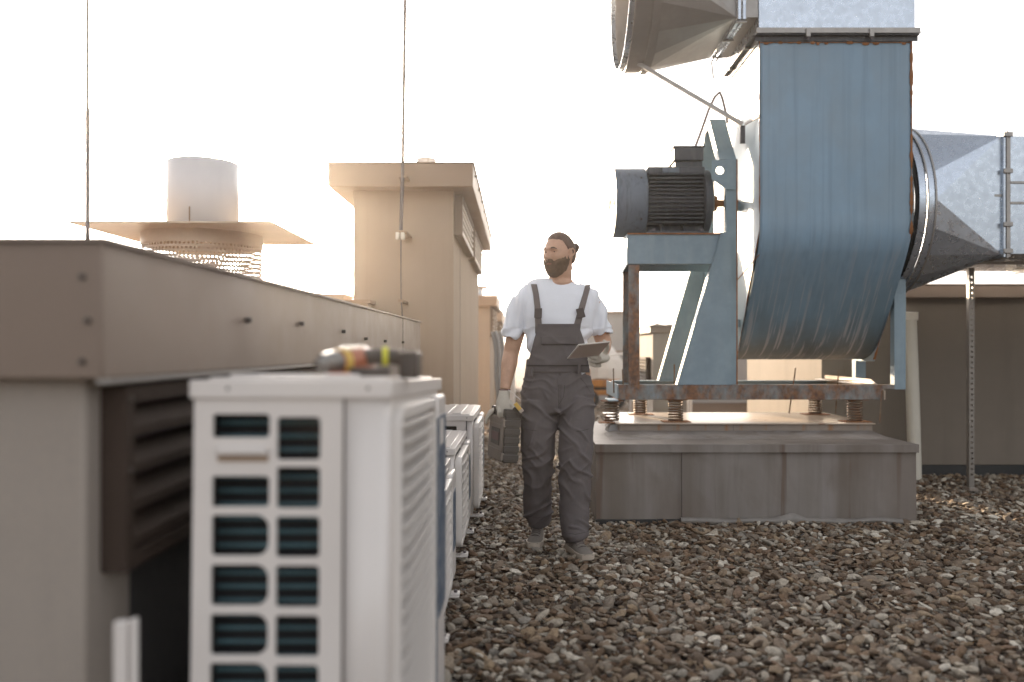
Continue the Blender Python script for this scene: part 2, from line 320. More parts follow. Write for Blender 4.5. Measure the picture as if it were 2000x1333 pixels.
# footprints kept free of pebbles: x0, x1, y0, y1
FREE = [(.52, 2.6, 5.42, 7.05), (2.76, 9, 7.47, 14), (-9, -.84, -1, 6.3), (-1.4, -.56, 6.85, 10.8)]
def scatter():
    P = []
    def fill(x0, x1, y0, y1, sp, s0, s1, z):
        nx, ny = int((x1 - x0) / sp), int((y1 - y0) / sp)
        X, Y = np.meshgrid(np.arange(nx), np.arange(ny)); X = x0 + (X + rng.uniform(.0, 1.0, X.shape)) * sp; Y = y0 + (Y + rng.uniform(.0, 1.0, Y.shape)) * sp
        X = X.ravel(); Y = Y.ravel()
        u = VX + X / np.maximum(Y, .1) * F; v = VY + H / np.maximum(Y, .1) * F
        ok = (u > 760) & (u < 2080) & (v < 1420)
        for f in FREE: ok &= ~((X > f[0]) & (X < f[1]) & (Y > f[2]) & (Y < f[3]))
        X, Y = X[ok], Y[ok]; n = len(X)
        s = s0 + (s1 - s0) * rng.beta(1.1, 3.4, n)
        P.append(np.stack([X, Y, np.full(n, z) + rng.uniform(-.006, .010, n), s], 1))
    fill(-.8, 4.2, 2.2, 6.2, .033, .016, .046, -.026)
    fill(-.8, 4.2, 2.2, 6.2, .042, .014, .060, -.008)
    fill(-.8, 6.5, 6.2, 10.5, .040, .018, .052, -.018)
    fill(-1.5, 9, 10.5, 22, .085, .035, .075, -.025)
    return np.concatenate(P)
P = scatter(); n = len(P)
near = np.argsort(-(P[:, 3] / P[:, 1]) * (P[:, 2] > -.02) * ((P[:, 0] > -.26) & (P[:, 0] / P[:, 1] < .60) & (P[:, 1] > 2.85)))[:300]
rot = np.stack([rng.normal(0, .30, n), rng.normal(0, .30, n), rng.uniform(0, 6.283, n)], 1); scl = P[:, 3:4] * rng.uniform(.82, 1.2, (n, 3))
for i in near:
    o = bpy.data.objects.new('stone', stone_meshes[int(i) % 12]); C.objects.link(o); o.parent = GR
    o.location = P[i, :3]; o.rotation_euler = rot[i]; o.scale = scl[i]
keep = np.ones(n, bool); keep[near] = False; Q = P[keep]; RQ = rot[keep]; SQ = scl[keep]
coll = bpy.data.collections.new('pebble_shapes')
for me in stone_meshes: coll.objects.link(bpy.data.objects.new('pebble_shape', me))
gm = bpy.data.meshes.new('gravel'); gm.vertices.add(len(Q)); gm.vertices.foreach_set('co', Q[:, :3].ravel().astype(np.float32))
for nm, arr in (('rot', RQ), ('scl', SQ)):
    at_ = gm.attributes.new(nm, 'FLOAT_VECTOR', 'POINT'); at_.data.foreach_set('vector', arr.ravel().astype(np.float32))
gm.update(); gravel = link('gravel', gm, kind='stuff', label='loose brown and grey river pebbles covering the whole roof', cat='gravel')
ng = bpy.data.node_groups.new('gravel_nodes', 'GeometryNodeTree')
ng.interface.new_socket('Geometry', in_out='INPUT', socket_type='NodeSocketGeometry'); ng.interface.new_socket('Geometry', in_out='OUTPUT', socket_type='NodeSocketGeometry')
NN = ng.nodes; LL = ng.links; gi = NN.new('NodeGroupInput'); go = NN.new('NodeGroupOutput')
ci = NN.new('GeometryNodeCollectionInfo'); ci.inputs[0].default_value = coll; ci.inputs['Separate Children'].default_value = True; ci.inputs['Reset Children'].default_value = True
ip = NN.new('GeometryNodeInstanceOnPoints'); ip.inputs['Pick Instance'].default_value = True
m2p = NN.new('GeometryNodeMeshToPoints'); LL.new(gi.outputs[0], m2p.inputs[0]); LL.new(m2p.outputs[0], ip.inputs['Points']); LL.new(ci.outputs[0], ip.inputs['Instance'])
for nm, sock in (('rot', 'Rotation'), ('scl', 'Scale')):
    na = NN.new('GeometryNodeInputNamedAttribute'); na.data_type = 'FLOAT_VECTOR'; na.inputs[0].default_value = nm
    if sock == 'Rotation':
        er = NN.new('FunctionNodeEulerToRotation'); LL.new(na.outputs[0], er.inputs[0]); LL.new(er.outputs[0], ip.inputs[sock])
    else: LL.new(na.outputs[0], ip.inputs[sock])
rv = NN.new('FunctionNodeRandomValue'); rv.data_type = 'INT'
for s_ in rv.inputs:
    if s_.type == 'INT' and s_.name == 'Min': s_.default_value = 0
    if s_.type == 'INT' and s_.name == 'Max': s_.default_value = 11
LL.new([s_ for s_ in rv.outputs if s_.type == 'INT'][0], ip.inputs['Instance Index']); LL.new(ip.outputs[0], go.inputs[0])
md = gravel.modifiers.new('scatter', 'NODES'); md.node_group = ng
print('pebbles', n)

# ---------------------------------------------------------------- penthouses
def louver_x(root, xf, y0, y1, z0, z1, n, mat, depth=.06, sgn=1, frame=.03, name='louver'):
    """louvre on a face of constant x, standing proud towards +x (sgn=1)"""
    fr = MB(); x0, x1 = sorted((xf, xf + sgn * depth))
    fr.box(x0, x1, y0, y0 + frame, z0, z1); fr.box(x0, x1, y1 - frame, y1, z0, z1)
    fr.box(x0, x1, y0 + frame, y1 - frame, z0, z0 + frame); fr.box(x0, x1, y0 + frame, y1 - frame, z1 - frame, z1)
    L0 = fr.build(name, mat, root, bevel=.003)
    bk = MB().box(xf + sgn * .002, xf + sgn * .006, y0 + frame, y1 - frame, z0 + frame, z1 - frame); bk.build('backing', 'dark_void', L0)
    h = (z1 - z0 - 2 * frame) / n; sm = None
    for k in range(n):
        za = z0 + frame + h * k; s = MB()
        s.prism([(xf + sgn * depth * .96, y0 + frame, za + h * .10), (xf + sgn * depth * .96, y0 + frame, za + h * .36), (xf + sgn * depth * .25, y0 + frame, za + h * .90), (xf + sgn * depth * .25, y0 + frame, za + h * .78)], (0, y1 - y0 - 2 * frame, 0))
        s.build('slat', 'drum_tan' if mat == 'louver_tan' else mat, L0, smooth=False)
    return L0
def shaft(name, label, x0, x1, y0, y1, zt, over, capz, wall, cop, wm='stucco', cat='penthouse', base=None, group=None):
    """a roof shaft: rendered wall and a deep sheet-metal coping box"""
    r = thing(name, ((x0 + x1) / 2, y0, 0), label, cat, group)
    MB().box(x0, x1, y0, y1, -.03, capz + .02).build('wall', wm, r, bevel=.006)
    c = MB().box(x0 - over, x1 + over, y0 - over, y1 + over, capz, zt); c.build('coping', cop, r, bevel=.006)
    c = MB().box(x0 - over - .012, x1 + over + .012, y0 - over - .012, y1 + over + .012, zt, zt + .008); c.build('cap_flashing', cop, r)
    return r
# near penthouse on the left
XW = -.82; near_house = thing('penthouse', (-1.5, 1.55, 0), 'low brown penthouse in the left foreground with a deep metal coping and a dark louvre', 'penthouse')
MB().box(-4.4, XW, 1.545, 6.2, -.03, 1.10).build('wall', 'stucco_grey', near_house, bevel=.008)
MB().box(XW + .0005, XW + .005, 1.72, 6.2, -.03, .69).build('dark_sheet', 'bitumen', near_house)  # near-black sheet over the side wall below the louvre
cp = MB(); cp.box(-4.45, -.764, 1.50, 6.30, 1.083, 1.335); coping = cp.build('coping', 'coping', near_house, bevel=.004)
MB().box(-4.46, -.752, 1.488, 6.312, 1.335, 1.343).build('top_flashing', 'coping', coping)
MB().box(-.775, -.752, 1.50, 6.31, 1.074, 1.083).build('drip_edge', 'galvanized_dull', coping)
for u in (480, 585, 668, 712, 750, 785):
    d = .764 * F / (VX - u); z = pz({480: 626, 585: 633, 668: 648, 712: 662, 750: 667, 785: 669}[u], d)
    MB().cyl((-.766, d, z), (-.748, d, z), .0085, .007, 8).build('screw', 'screw', coping)
for (x, z) in ((-.80, 1.27), (-.79, 1.19), (-.80, 1.115)): MB().cyl((x, 1.502, z), (x, 1.492, z), .006, .005, 8).build('screw', 'screw', coping)
for d in (5.35,): MB().box(-.7635, -.7615, d, d + .006, 1.085, 1.333).build('panel_joint', 'louver', coping)
lv = louver_x(near_house, XW, 1.60, 3.6, .70, 1.065, 4, 'louver', depth=.052, frame=.035)
for z in (.9, 1.04): MB().cyl((XW + .05, 1.615, z), (XW + .058, 1.615, z), .006, .005, 8).build('screw', 'screw', lv)
# tall tower in the middle
TX0, TX1 = px(690, 6.8), px(886, 6.8)
tower = shaft('ventilation_tower', 'tall beige ventilation tower with overhanging metal cap and two louvres, a lightning rod in front', TX0, TX1, 6.8, 10.9, 2.635, .17, 2.445, None, 'coping_tan')
louver_x(tower, TX1, 6.86, 8.5, 2.08, 2.42, 5, 'louver_tan', depth=.07)
louver_x(tower, TX1, 8.8, 10.6, 2.08, 2.42, 5, 'louver_tan', depth=.07)
for k in range(7):
    y = 6.9 + k * .6; MB().cyl((TX1 + .17, y, 2.585), (TX1 + .182, y, 2.585), .009, n=8).build('screw', 'screw', tower)
MB().box(TX1 + .0005, TX1 + .004, 7.5, 7.506, .4, 2.05).build('wall_joint', 'stucco_grey', tower)
v_ = thing('flue_stub', (px(832, 8.2), 8.2, 2.643), 'short white flue stub on top of the tall beige tower', 'flue')
s = MB(); s.cyl((px(832, 8.2), 8.2, 2.643), (px(832, 8.2), 8.2, 3.03), .10, n=28); s.build('pipe', 'white_enamel', v_)
MB().box(px(832, 8.2) + .03, px(832, 8.2) + .036, 8.105, 8.11, 2.65, 3.02).build('seam', 'coping_tan', v_)
# next tower behind, and others
T3 = (px(925, 13.5), px(957, 13.5))
t3 = shaft('ventilation_tower', 'second beige tower with side louvres, just behind the tall one, left of the man', T3[0] - .5, T3[1], 13.5, 15.8, pz(578, 13.4), .12, pz(598, 13.4), None, 'coping_tan')
louver_x(t3, T3[1], 13.6, 14.6, 1.33, 1.80, 6, 'louver_tan', depth=.05); louver_x(t3, T3[1], 14.8, 15.7, 1.33, 1.80, 6, 'louver_tan', depth=.05)
t4 = shaft('ventilation_tower', 'farthest beige tower, half hidden by the sleeve of the man', -1.4, -.47, 17.3, 25, 1.93, .1, 1.70, None, 'coping_tan')
louver_x(t4, -.47, 17.5, 20, 1.25, 1.66, 6, 'louver_tan', depth=.05)
capt = thing('roof_cowl', (px(936, 17), 16.5, 1.95), 'small flat metal cowl peeping over the second tower', 'cowl')
MB().box(px(925, 16.5), px(951, 16.5), 16.5, 16.9, pz(563, 16.5), pz(558, 16.5)).build('lid', 'coping_tan', capt); MB().cyl((px(936, 16.7), 16.7, 1.9), (px(936, 16.7), 16.7, pz(563, 16.5)), .08).build('pipe', 'galvanized', capt)
for (ua, ub, v, d, nm) in ((560, 671, 574, 9.0, 'upper'), (640, 719, 586, 6.55, 'lower')):
    r = thing('roof_block', (px(ua, d), d, 0), 'small beige roof block %s' % ('showing above the long coping left of the tower' if nm == 'upper' else 'tucked against the foot of the tall tower, behind the coping'), 'roof block')
    MB().box(px(ua, d), px(ub, d), d, d + (.5 if nm == 'upper' else .2), -.03, pz(v, d) - .03).build('wall', 'stucco', r); MB().box(px(ua, d) - .02, px(ub, d) + .02, d - .02, d + (.52 if nm == 'upper' else .22), pz(v, d) - .03, pz(v, d)).build('coping', 'coping_tan', r)
# right hand building
BX, BY = px(1605, 7.45), 7.45
rb = thing('roof_building', (BX, BY, 0), 'long brown rendered roof building at the right edge, behind the blue fan', 'building')
MB().box(BX, 16, BY, 9.9, .075, 1.60).build('wall', 'stucco_brown', rb, bevel=.006)
MB().box(BX - .004, 16.0, BY - .012, 9.904, -.03, .075).build('bitumen_base', 'bitumen', rb)
MB().box(BX - .05, 16.04, BY - .05, 9.95, 1.595, 1.71).build('coping', 'coping', rb, bevel=.004); MB().box(BX - .06, 16.05, BY - .06, 9.96, 1.71, 1.717).build('cap_flashing', 'coping', rb)
for x in (3.45, 5.0, 6.6): MB().box(x, x + .006, BY - .053, BY - .0505, 1.6, 1.708).build('panel_joint', 'louver', rb)
MB().box(2.95, 3.37, BY - .006, BY - .0005, .3, 1.28).build('wall_panel', 'stucco_brown', rb)
# far walls and small penthouse
sp_ = shaft('penthouse', 'small grey penthouse with a dark coping seen through the fan frame', px(1275, 8.6), px(1342, 8.6), 8.6, 9.7, pz(638, 8.57), .03, pz(651, 8.57), None, 'coping', 'stucco_grey')
louver_x(sp_, px(1275, 8.6), 8.75, 9.4, .77, 1.04, 6, 'louver', depth=.05, sgn=-1)
mw = MB(); random.seed(3)
mw.rings([[Vector((px(1275, 8.6) + .35 * i / 40, yy - .9, pz(638, 8.57) + .008 + k_ * abs(mnoise.noise(Vector((i * .7, yy, 2)))) * .05)) for i in range(41)] for yy, k_ in ((9.5, 0), (9.52, 1), (9.7, 1), (9.9, 0))], caps=False, closed=False)
mw.build('moss', 'stucco_grey', sp_)
fb = thing('roof_building', (2, 16, 0), 'far grey flat-roofed block behind the man, right of his shoulder', 'building')
MB().box(px(1120, 18), px(1222, 18), 18, 22, -.03, pz(613, 18)).build('wall', 'far_grey', fb); MB().box(px(1118, 18), px(1224, 18), 17.95, 22.05, pz(613, 18), pz(608, 18)).build('coping', 'coping', fb)
MB().box(px(1150, 17.9), px(1220, 17.9), 17.93, 17.99, pz(690, 17.9), pz(685, 17.9)).build('cornice', 'coping', fb)
pr = thing('handrail', (1.5, 15, 0), 'thin pale pipe rail crossing in front of the far grey block', 'pipe')
MB().tube([at(1150, 700, 14.5), at(1235, 689, 14.5)], .022).build('rail', 'white_plastic', pr); MB().tube([at(1232, 690, 14.5), (at(1232, 690, 14.5).x, 14.5, -.03)], .022).build('post', 'white_plastic', pr)
lw = thing('low_wall', (3, 13, 0), 'low grey parapet wall far behind the fan base', 'wall')
MB().box(px(1345, 13), px(1580, 13), 13, 13.4, .30, pz(664, 13)).build('wall', 'far_grey', lw); MB().box(px(1240, 13), px(1580, 13), 12.93, 13.45, -.03, .27).build('plinth', 'coping', lw); MB().box(px(1240, 13), px(1580, 13), 12.9, 13.47, .27, .30).build('ledge', 'far_grey', lw)
wp = MB().cyl((px(1347, 11.5), 11.5, -.03), (px(1347, 11.5), 11.5, .42), .035, n=16); o = wp.build('vent_pipe', 'white_plastic'); tag(o, 'short white vent pipe standing in the gravel below the fan frame', 'pipe')
# orange machine under a tarp, far
YC_ = 15.5; ec = thing('equipment_cart', (1.8, YC_, 0), 'rusty orange wheeled machine half hidden between the man and the fan frame', 'cart')
def cx_(u): return px(u, YC_)
b = MB(); b.box(cx_(1140), cx_(1212), YC_, YC_ + .9, .40, .54); b.box(cx_(1145), cx_(1208), YC_ + .05, YC_ + .8, .24, .34); b.box(cx_(1150), cx_(1160), YC_, YC_ + .1, .28, .42); b.build('chassis', 'orange_paint', ec, bevel=.02)
MB().box(cx_(1160), cx_(1200), YC_ + .1, YC_ + .6, .335, .42).build('engine', 'rubber', ec, bevel=.02)
for x in (cx_(1152), cx_(1203)):
    w_ = MB().cyl((x, YC_, .17), (x, YC_ - .08, .17), .17, n=20).build('wheel', 'rubber', ec, bevel=.01); MB().cyl((x, YC_ - .08, .17), (x, YC_ - .09, .17), .08, n=16).build('hub', 'orange_paint', w_)
tp = MB(); ring0 = []; xc_ = cx_(1178)
for (z, k) in ((.54, 1.0), (.72, 1.02), (.92, .92), (1.12, .62), (1.28, .08)):
    ring0.append([Vector((xc_ + .44 * k * math.cos(t) * (1 + .10 * math.sin(5 * t + z * 4)), YC_ + .45 + .46 * k * math.sin(t), z + .03 * math.sin(3 * t))) for t in [2 * math.pi * i / 14 for i in range(14)]])
tp.rings(ring0); o = tp.build('tarpaulin', 'tarp', smooth=False); tag(o, 'creased white tarpaulin thrown over the orange machine', 'tarpaulin')

# ---------------------------------------------------------------- thin air volume, added for the warm lens-flare glow at left
hm = bpy.data.materials.new('flare_haze_air'); hm.use_nodes = True; ht = hm.node_tree; ht.nodes.clear()
ho = ht.nodes.new('ShaderNodeOutputMaterial'); hv = ht.nodes.new('ShaderNodeVolumePrincipled'); ht.links.new(hv.outputs[0], ho.inputs['Volume'])
hv.inputs['Color'].default_value = (.96, .93, .90, 1); hv.inputs['Density'].default_value = .0016; hv.inputs['Anisotropy'].default_value = .85
MB().box(-405, 405, -65, 905, -1.1, 6.5).build('flare_haze', hm, smooth=False, kind='stuff')

# ---------------------------------------------------------------- chimney hat and rods on the near penthouse
def chimney():
    cx, cy, zr = px(397, 5.5), 5.5, 1.343
    r = thing('chimney_cowl', (cx, cy, zr), 'stainless chimney pipe with a flat square rain plate on a perforated drum', 'chimney')
    Rp, Rd, zp = .228, .385, 1.90
    p = MB(); n = 48
    p.rings([[Vector((cx + Rp * math.cos(2 * math.pi * k / n), cy + Rp * math.sin(2 * math.pi * k / n), z)) for k in range(n)] for z in (zp + .01, 2.375)], caps=False)
    o = p.build('pipe', 'stainless', r); sd = o.modifiers.new('s', 'SOLIDIFY'); sd.thickness = .006
    MB().box(cx - .004, cx + .004, cy - Rp - .004, cy - Rp + .002, zp + .01, 2.05).build('pipe_seam', 'coping_tan', o)
    x0, x1 = px(135, 4.95), px(530, 4.95)
    MB().box(x0, x1, 4.95, 6.0, zp - .006, zp + .006).build('rain_plate', 'drum_tan', r, bevel=.002)
    b = MB(); b.rings([[Vector((cx + Rd * 1.0 * math.cos(2 * math.pi * k / n), cy + Rd * math.sin(2 * math.pi * k / n), z)) for k in range(n)] for z in (zp - .085, zp - .008)], caps=False)
    b.build('collar', 'drum_tan', r)
    # perforated drum: every cell a square with an eight sided hole
    nc, nr = 92, 14; za, zb = 1.40, zp - .085; V = []; Fc = []; ch = (zb - za) / nr; cw = 2 * math.pi / nc
    for j in range(nr):
        for i in range(nc):
            o0 = len(V); off = (j % 2) * .5
            cs = [(0, 0), (.5, 0), (1, 0), (1, .5), (1, 1), (.5, 1), (0, 1), (0, .5)]
            for (a_, b_) in cs: V.append(((i + off + a_) * cw, za + (j + b_) * ch))
            for (a_, b_) in cs:
                t = math.atan2(b_ - .5, a_ - .5); V.append(((i + off + .5 + .33 * math.cos(t)) * cw, za + (j + .5 + .33 * math.sin(t)) * ch))
            for q in range(8): Fc.append((o0 + q, o0 + (q + 1) % 8, o0 + 8 + (q + 1) % 8, o0 + 8 + q))
    m = MB(); m.add([(cx + Rd * .985 * math.cos(t), cy + Rd * .985 * math.sin(t), z) for t, z in V], Fc)
    o = m.build('perforated_drum', 'drum_tan', r)
    MB().cyl((cx, cy, zr), (cx, cy, 1.40), Rd + .02, n=40).build('drum_base', 'coping_tan', r)
chimney()
def rod(u, d, zb, label, zmid, tw=.004, bw=.008, lean=0.0):
    r = thing('lightning_rod', (px(u, d), d, zb), label, 'lightning rod')
    x = px(u, d); MB().cyl((x, d, zb), (x + lean * .3, d, zmid), bw, n=10).build('mast', 'wire', r); MB().cyl((x + lean * .3, d, zmid), (x + lean, d, zmid + 2.2), tw, tw, 8).build('spike', 'wire', r)
    return r, x
r, x = rod(171, 4.2, 1.343, 'thin lightning rod standing on the left penthouse, beside the chimney plate', pz(212, 4.2), .0065, .0095, .002)
MB().cyl((x, 4.2, 1.343), (x, 4.2, 1.36), .03, n=14).build('foot', 'wire', r)
r, x = rod(783, 6.5, pz(450, 6.5), 'taller lightning rod clamped to the front of the beige tower', pz(340, 6.5), .0135, .015, .045)
for v in (455, 345):
    MB().box(x - .02, x + .05, 6.49, 6.8, pz(v, 6.5) - .012, pz(v, 6.5) + .012).build('clamp', 'coping_tan', r, bevel=.003)
ins = MB(); z = pz(462, 6.5)
for dx in (-.025, .015): ins.box(x + dx - .012, x + dx + .016, 6.46, 6.52, z - .028, z + .028)
ins.build('insulator', 'porcelain', r, bevel=.006)
MB().tube([(x, 6.5, z), (x - .002, 6.52, pz(580, 6.5)), (x - .004, 6.7, 1.2), (x - .004, 6.78, .1)], .005, 8).build('down_conductor', 'wire', r)
MB().box(x - .02, x + .02, 6.5, 6.8, pz(588, 6.5) - .01, pz(588, 6.5) + .01).build('clamp', 'coping_tan', r)

# ---------------------------------------------------------------- heat pump units
def ac_unit(W, L, Hh, label, near=False, ribs=13):
    """local: near side face at y=0, fan front at x=0 (facing +x), body to x=-W, length L along y"""
    r = thing('heat_pump', (0, 0, 0), label, 'heat pump', 'white heat pump units in a row')
    z0 = .06; t = .004
    # casing: back, far side, top lid; near side is a holed plate
    c = MB()
    c.box(-W, -W + .01, .012, L, z0, Hh - .04); c.box(-W, -.03, L - .01, L, z0, Hh - .04); c.box(-W, -.02, .012, L, z0, z0 + .02)
    if near:
        # strip beside the openings, rounded corner, front panel behind the grille
        pass
    cz = c.build('casing', 'white_enamel', r)
    sx = W * .70 if near else W * .62
    V, Fc = ([], [])
    if near:
        d0 = 1.56; X = lambda u: (u - 752) / F * d0; Z = lambda v: pz(v, d0)
        holes = []
        A = [(827, 868), (950, 1005), (1027, 1102), (1125, 1200), (1222, 1297), (1318, 1392), (1414, 1488), (1510, 1584), (1606, 1680)]
        Bc = [(833, 912), (932, 1008), (1030, 1105), (1127, 1203), (1225, 1300), (1322, 1397), (1418, 1492), (1514, 1588), (1610, 1684)]
        for i, (a_, b_) in enumerate(A): holes.append(rrect(X(401), X(517), Z(b_ + 4), Z(a_ - 4), .026 if i > 1 else .010, 6, (1, .3, .3, 1)))
        for a_, b_ in Bc:
            q_ = rrect(X(528), X(618), Z(b_ + 4), Z(a_ - 4), .010, 4); zc_, hh_ = (Z(a_) + Z(b_)) / 2, (Z(a_) - Z(b_)) / 2
            holes.append([(x_ + (.0055 * (1 - ((y_ - zc_) / hh_) ** 2) if x_ < X(560) else 0), y_) for x_, y_ in q_])
        V, Fc = holed_plate(rrect(-W, -.085, z0, Hh - .04, .003, 2), holes, .008, .0012)
        m = MB(); m.add([(x, .006 + z, y) for x, y, z in V], Fc); sp = m.build('side_panel', 'white_enamel', r)
        hb = MB(); hb.box(X(414), X(514), -.014, .0, Z(905), Z(887)); hb.build('handle', 'white_enamel', sp, bevel=.005); MB().box(X(414), X(514), -.002, .0005, Z(918), Z(906)).build('handle_recess', 'coping_tan', sp)
        coil = MB(); z = z0 + .05
        while z < Hh - .07: coil.cyl((-W + .03, .055, z), (-.10, .055, z), .0042, n=8); z += .0272
        coil.build('coil', 'coil', r); MB().box(-W + .012, -.09, .075, .10, z0, Hh - .06).build('coil_block', 'dark_void', r)
    else:
        holes = [rrect(-W * .80, -W * .28, Hh - .155, Hh - .075, .010, 4)]
        z = Hh - .20
        while z > .16:
            holes += [rrect(-W * .86, -W * .60, z - .05, z, .008, 3), rrect(-W * .54, -W * .30, z - .05, z, .008, 3)]; z -= .068
        V, Fc = holed_plate(rrect(-W, -.045, z0, Hh - .04, .003, 2), holes, .008, .002)
        m = MB(); m.add([(x, .006 + z_, y) for x, y, z_ in V], Fc); m.build('side_panel', 'white_enamel', r); MB().box(-W + .012, -.06, .05, .07, z0, Hh - .05).build('coil_block', 'dark_void', r)
    # rounded near corner: from (-cr,0) to (0,cr)
    cr = .085 if near else .04; crx = .02
    prof = [(-cr, .001), (-cr * .5, .001), (-crx, .001)] + [(-crx + crx * math.sin(t_), crx - crx * math.cos(t_) + .001) for t_ in [math.pi / 2 * i / 6 for i in range(1, 7)]] + [(0, .06)]
    m = MB(); m.rings([[Vector((x, y, z)) for x, y in prof] for z in (z0, Hh - .04)], caps=False, closed=False)
    o = m.build('corner_panel', 'white_enamel', r); s_ = o.modifiers.new('s', 'SOLIDIFY'); s_.thickness = .006; s_.offset = -1
    MB().box(-cr - .0015, -cr + .0015, -.0015, .004, z0, Hh - .04).build('panel_joint', 'louver', r)
    # lid
    ld = MB(); ld.box(-W - .008, .008, -.008, L + .008, Hh - .042, Hh - .006); ld.box(-W + .02, -.02, .02, L - .02, Hh - .006, Hh)
    for k in range(3): ld.box(-W + .05 + k * (W - .1) / 3, -W + .04 + (k + .8) * (W - .1) / 3, .05, L - .05, Hh, Hh + .006)
    ld = ld.build('lid', 'white_enamel', r, bevel=.004)
    for x in (-W * .82, -W * .10): MB().cyl((x, -.006, Hh - .022), (x, -.010, Hh - .022), .0035, n=8).build('screw', 'screw', ld)
    # fan front: dark recess, bulging frame, ribs
    y0, y1, za, zb = .045, L * .74, z0 + .03, Hh - .065
    MB().box(-.02, -.004, .045, L - .01, z0, Hh - .041).build('front_panel', 'white_enamel', r); MB().cyl((-.004, .045 + (L * .74 - .045) / 2, (z0 + Hh) / 2), (-.002, .045 + (L * .74 - .045) / 2, (z0 + Hh) / 2), min(L * .74, Hh - z0) * .46, n=40).build('fan_recess', 'dark_void', r)
    bulge = .016 if near else .034
    fr = MB(); V, Fc = holed_plate(rrect(y0, y1, za, zb, .045, 6), [rrect(y0 + .018, y1 - .018, za + .018, zb - .018, .03, 6)], .028, .004)
    fr.add([(bulge - .014 + z, x, y) for x, y, z in V], Fc); gf = fr.build('grille_frame', 'white_plastic', r)
    ribm = MB(); n_ = ribs
    def rib(z, th, xo):
        pts = []
        for i in range(13):
            q = i / 12; y = y0 + .012 + (y1 - y0 - .024) * q; b_ = xo * (1 - abs(2 * q - 1) ** 6)
            pts.append((b_, y))
        ribm.rings([[Vector((x - .012, y, z - th)), Vector((x + .004, y, z - th)), Vector((x + .004, y, z + th)), Vector((x - .012, y, z + th))] for x, y in pts])
    fine = MB()
    for k in range(1, n_):
        z = za + (zb - za) * k / n_; rib(z, .0035, bulge + .006)
    ribm.build('grille_ribs', 'white_plastic', r)
    k = 0; z = za + .02
    while z < zb - .02:
        pts = [(bulge - .006) * (1 - abs(2 * i / 8 - 1) ** 8) for i in range(9)]
        fine.rings([[Vector((x - .010, y0 + .02 + (y1 - y0 - .04) * i / 8, z - .0016)), Vector((x, y0 + .02 + (y1 - y0 - .04) * i / 8, z - .0016)), Vector((x, y0 + .02 + (y1 - y0 - .04) * i / 8, z + .0016)), Vector((x - .010, y0 + .02 + (y1 - y0 - .04) * i / 8, z + .0016))] for i, x in enumerate(pts)]); z += .0105
    fine.build('grille_wires', 'white_plastic', r)
    # fan blades behind
    fb_ = MB(); cy, cz2, R = (y0 + y1) / 2, (za + zb) / 2, min((y1 - y0), (zb - za)) * .42
    for k in range(3):
        a0 = k * 2.094
        fb_.add([(-.0015, cy + R * .15 * math.cos(a0), cz2 + R * .15 * math.sin(a0)), (-.004, cy + R * math.cos(a0 + .1), cz2 + R * math.sin(a0 + .1)), (-.016, cy + R * math.cos(a0 + 1.2), cz2 + R * math.sin(a0 + 1.2)), (-.018, cy + R * .15 * math.cos(a0 + 1.2), cz2 + R * .15 * math.sin(a0 + 1.2))], [(0, 1, 2, 3)])
    fb_.cyl((-.02, cy, cz2), (-.002, cy, cz2), R * .18, n=14); fb_.build('fan', 'dark_void', r)
    # compressor-side cover with label
    cvm = MB(); cvm.box(-.003, bulge + .006 if near else bulge, L * .76, L - .004, z0 + .02, Hh - .055); cv = cvm.build('service_cover', 'white_enamel', r, bevel=.012)
    bx = (bulge + .006 if near else bulge) + .0015
    if near:
        MB().box(bx - .001, bx + .001, L * .775, L - .02, .38, Hh - .115).build('blue_sticker', 'blue_label', cv)
        MB().box(bx, bx + .002, L * .79, L * .9, Hh - .20, Hh - .125).build('white_sticker', 'white_plastic', cv)
        MB().box(L * 0 - .004 - .0, .006 + bulge, L * .76, L * .76 + .004, z0 + .1, Hh - .12).build('cover_edge', 'blue_label', cv)
    else:
        MB().box(bx - .001, bx + .001, L * .80, L * .95, Hh * .35, Hh * .78).build('blue_sticker', 'blue_label', cv)
    # feet
    for y in (.12, L - .22):
        f = MB(); f.box(-W - .03, bulge + .03, y, y + .07, .022, .030); f.box(-W + .03, -.03, y, y + .07, .03, z0); f.box(bulge - .01, bulge + .03, y + .005, y + .065, .030, .038)
        ft = f.build('foot', 'white_enamel', r, bevel=.002); MB().cyl((bulge + .012, y + .035, .038), (bulge + .012, y + .035, .050), .008, n=6).build('bolt', 'wire', ft)
    # pad under each foot: hidden by pebbles
    return r
u1 = ac_unit(.377, 1.0, 1.072, 'large white foreground heat pump with its slotted side facing us, a drill on top', near=True, ribs=26); u1.location = (-.256, 1.56, 0)
u1.rotation_euler = (math.radians(-1.9), 0, 0); u1.location.z = .012
u4 = ac_unit(.36, .93, .71, 'tallest of the small white heat pumps, farthest in the row, next to the toolbox', ribs=14); u4.location = (-.305, 5.3, 0)
u2 = ac_unit(.34, .90, .625, 'low white heat pump second from the far end of the row', ribs=10); u2.location = (-.342, 4.25, 0)
u3 = copy_tree(u2); u3['label'] = 'low white heat pump squeezed right behind the large foreground unit'; u3.location = (-.335, 2.98, 0)
pbn = thing('pipe_bundle', (px(968, 9.5), 9.5, 0), 'grey insulated pipes looping down between the second tower and the bare arm holding the case', 'pipes')
for du, rr in ((0, .030), (9, .024), (-7, .018)):
    MB().tube([at(968 + du, 650, 10.4), at(972 + du, 665, 10.2), at(975 + du, 690, 10.0), at(975 + du, 735, 9.8), at(980 + du, 790, 9.6), (px(984 + du, 9.5), 9.5, -.03)], rr, 8).build('pipe', 'far_grey', pbn)
MB().box(px(986, 11), px(1006, 11), 11, 11.4, -.03, pz(716, 11)).build('junction_box', 'white_enamel', pbn, bevel=.02)
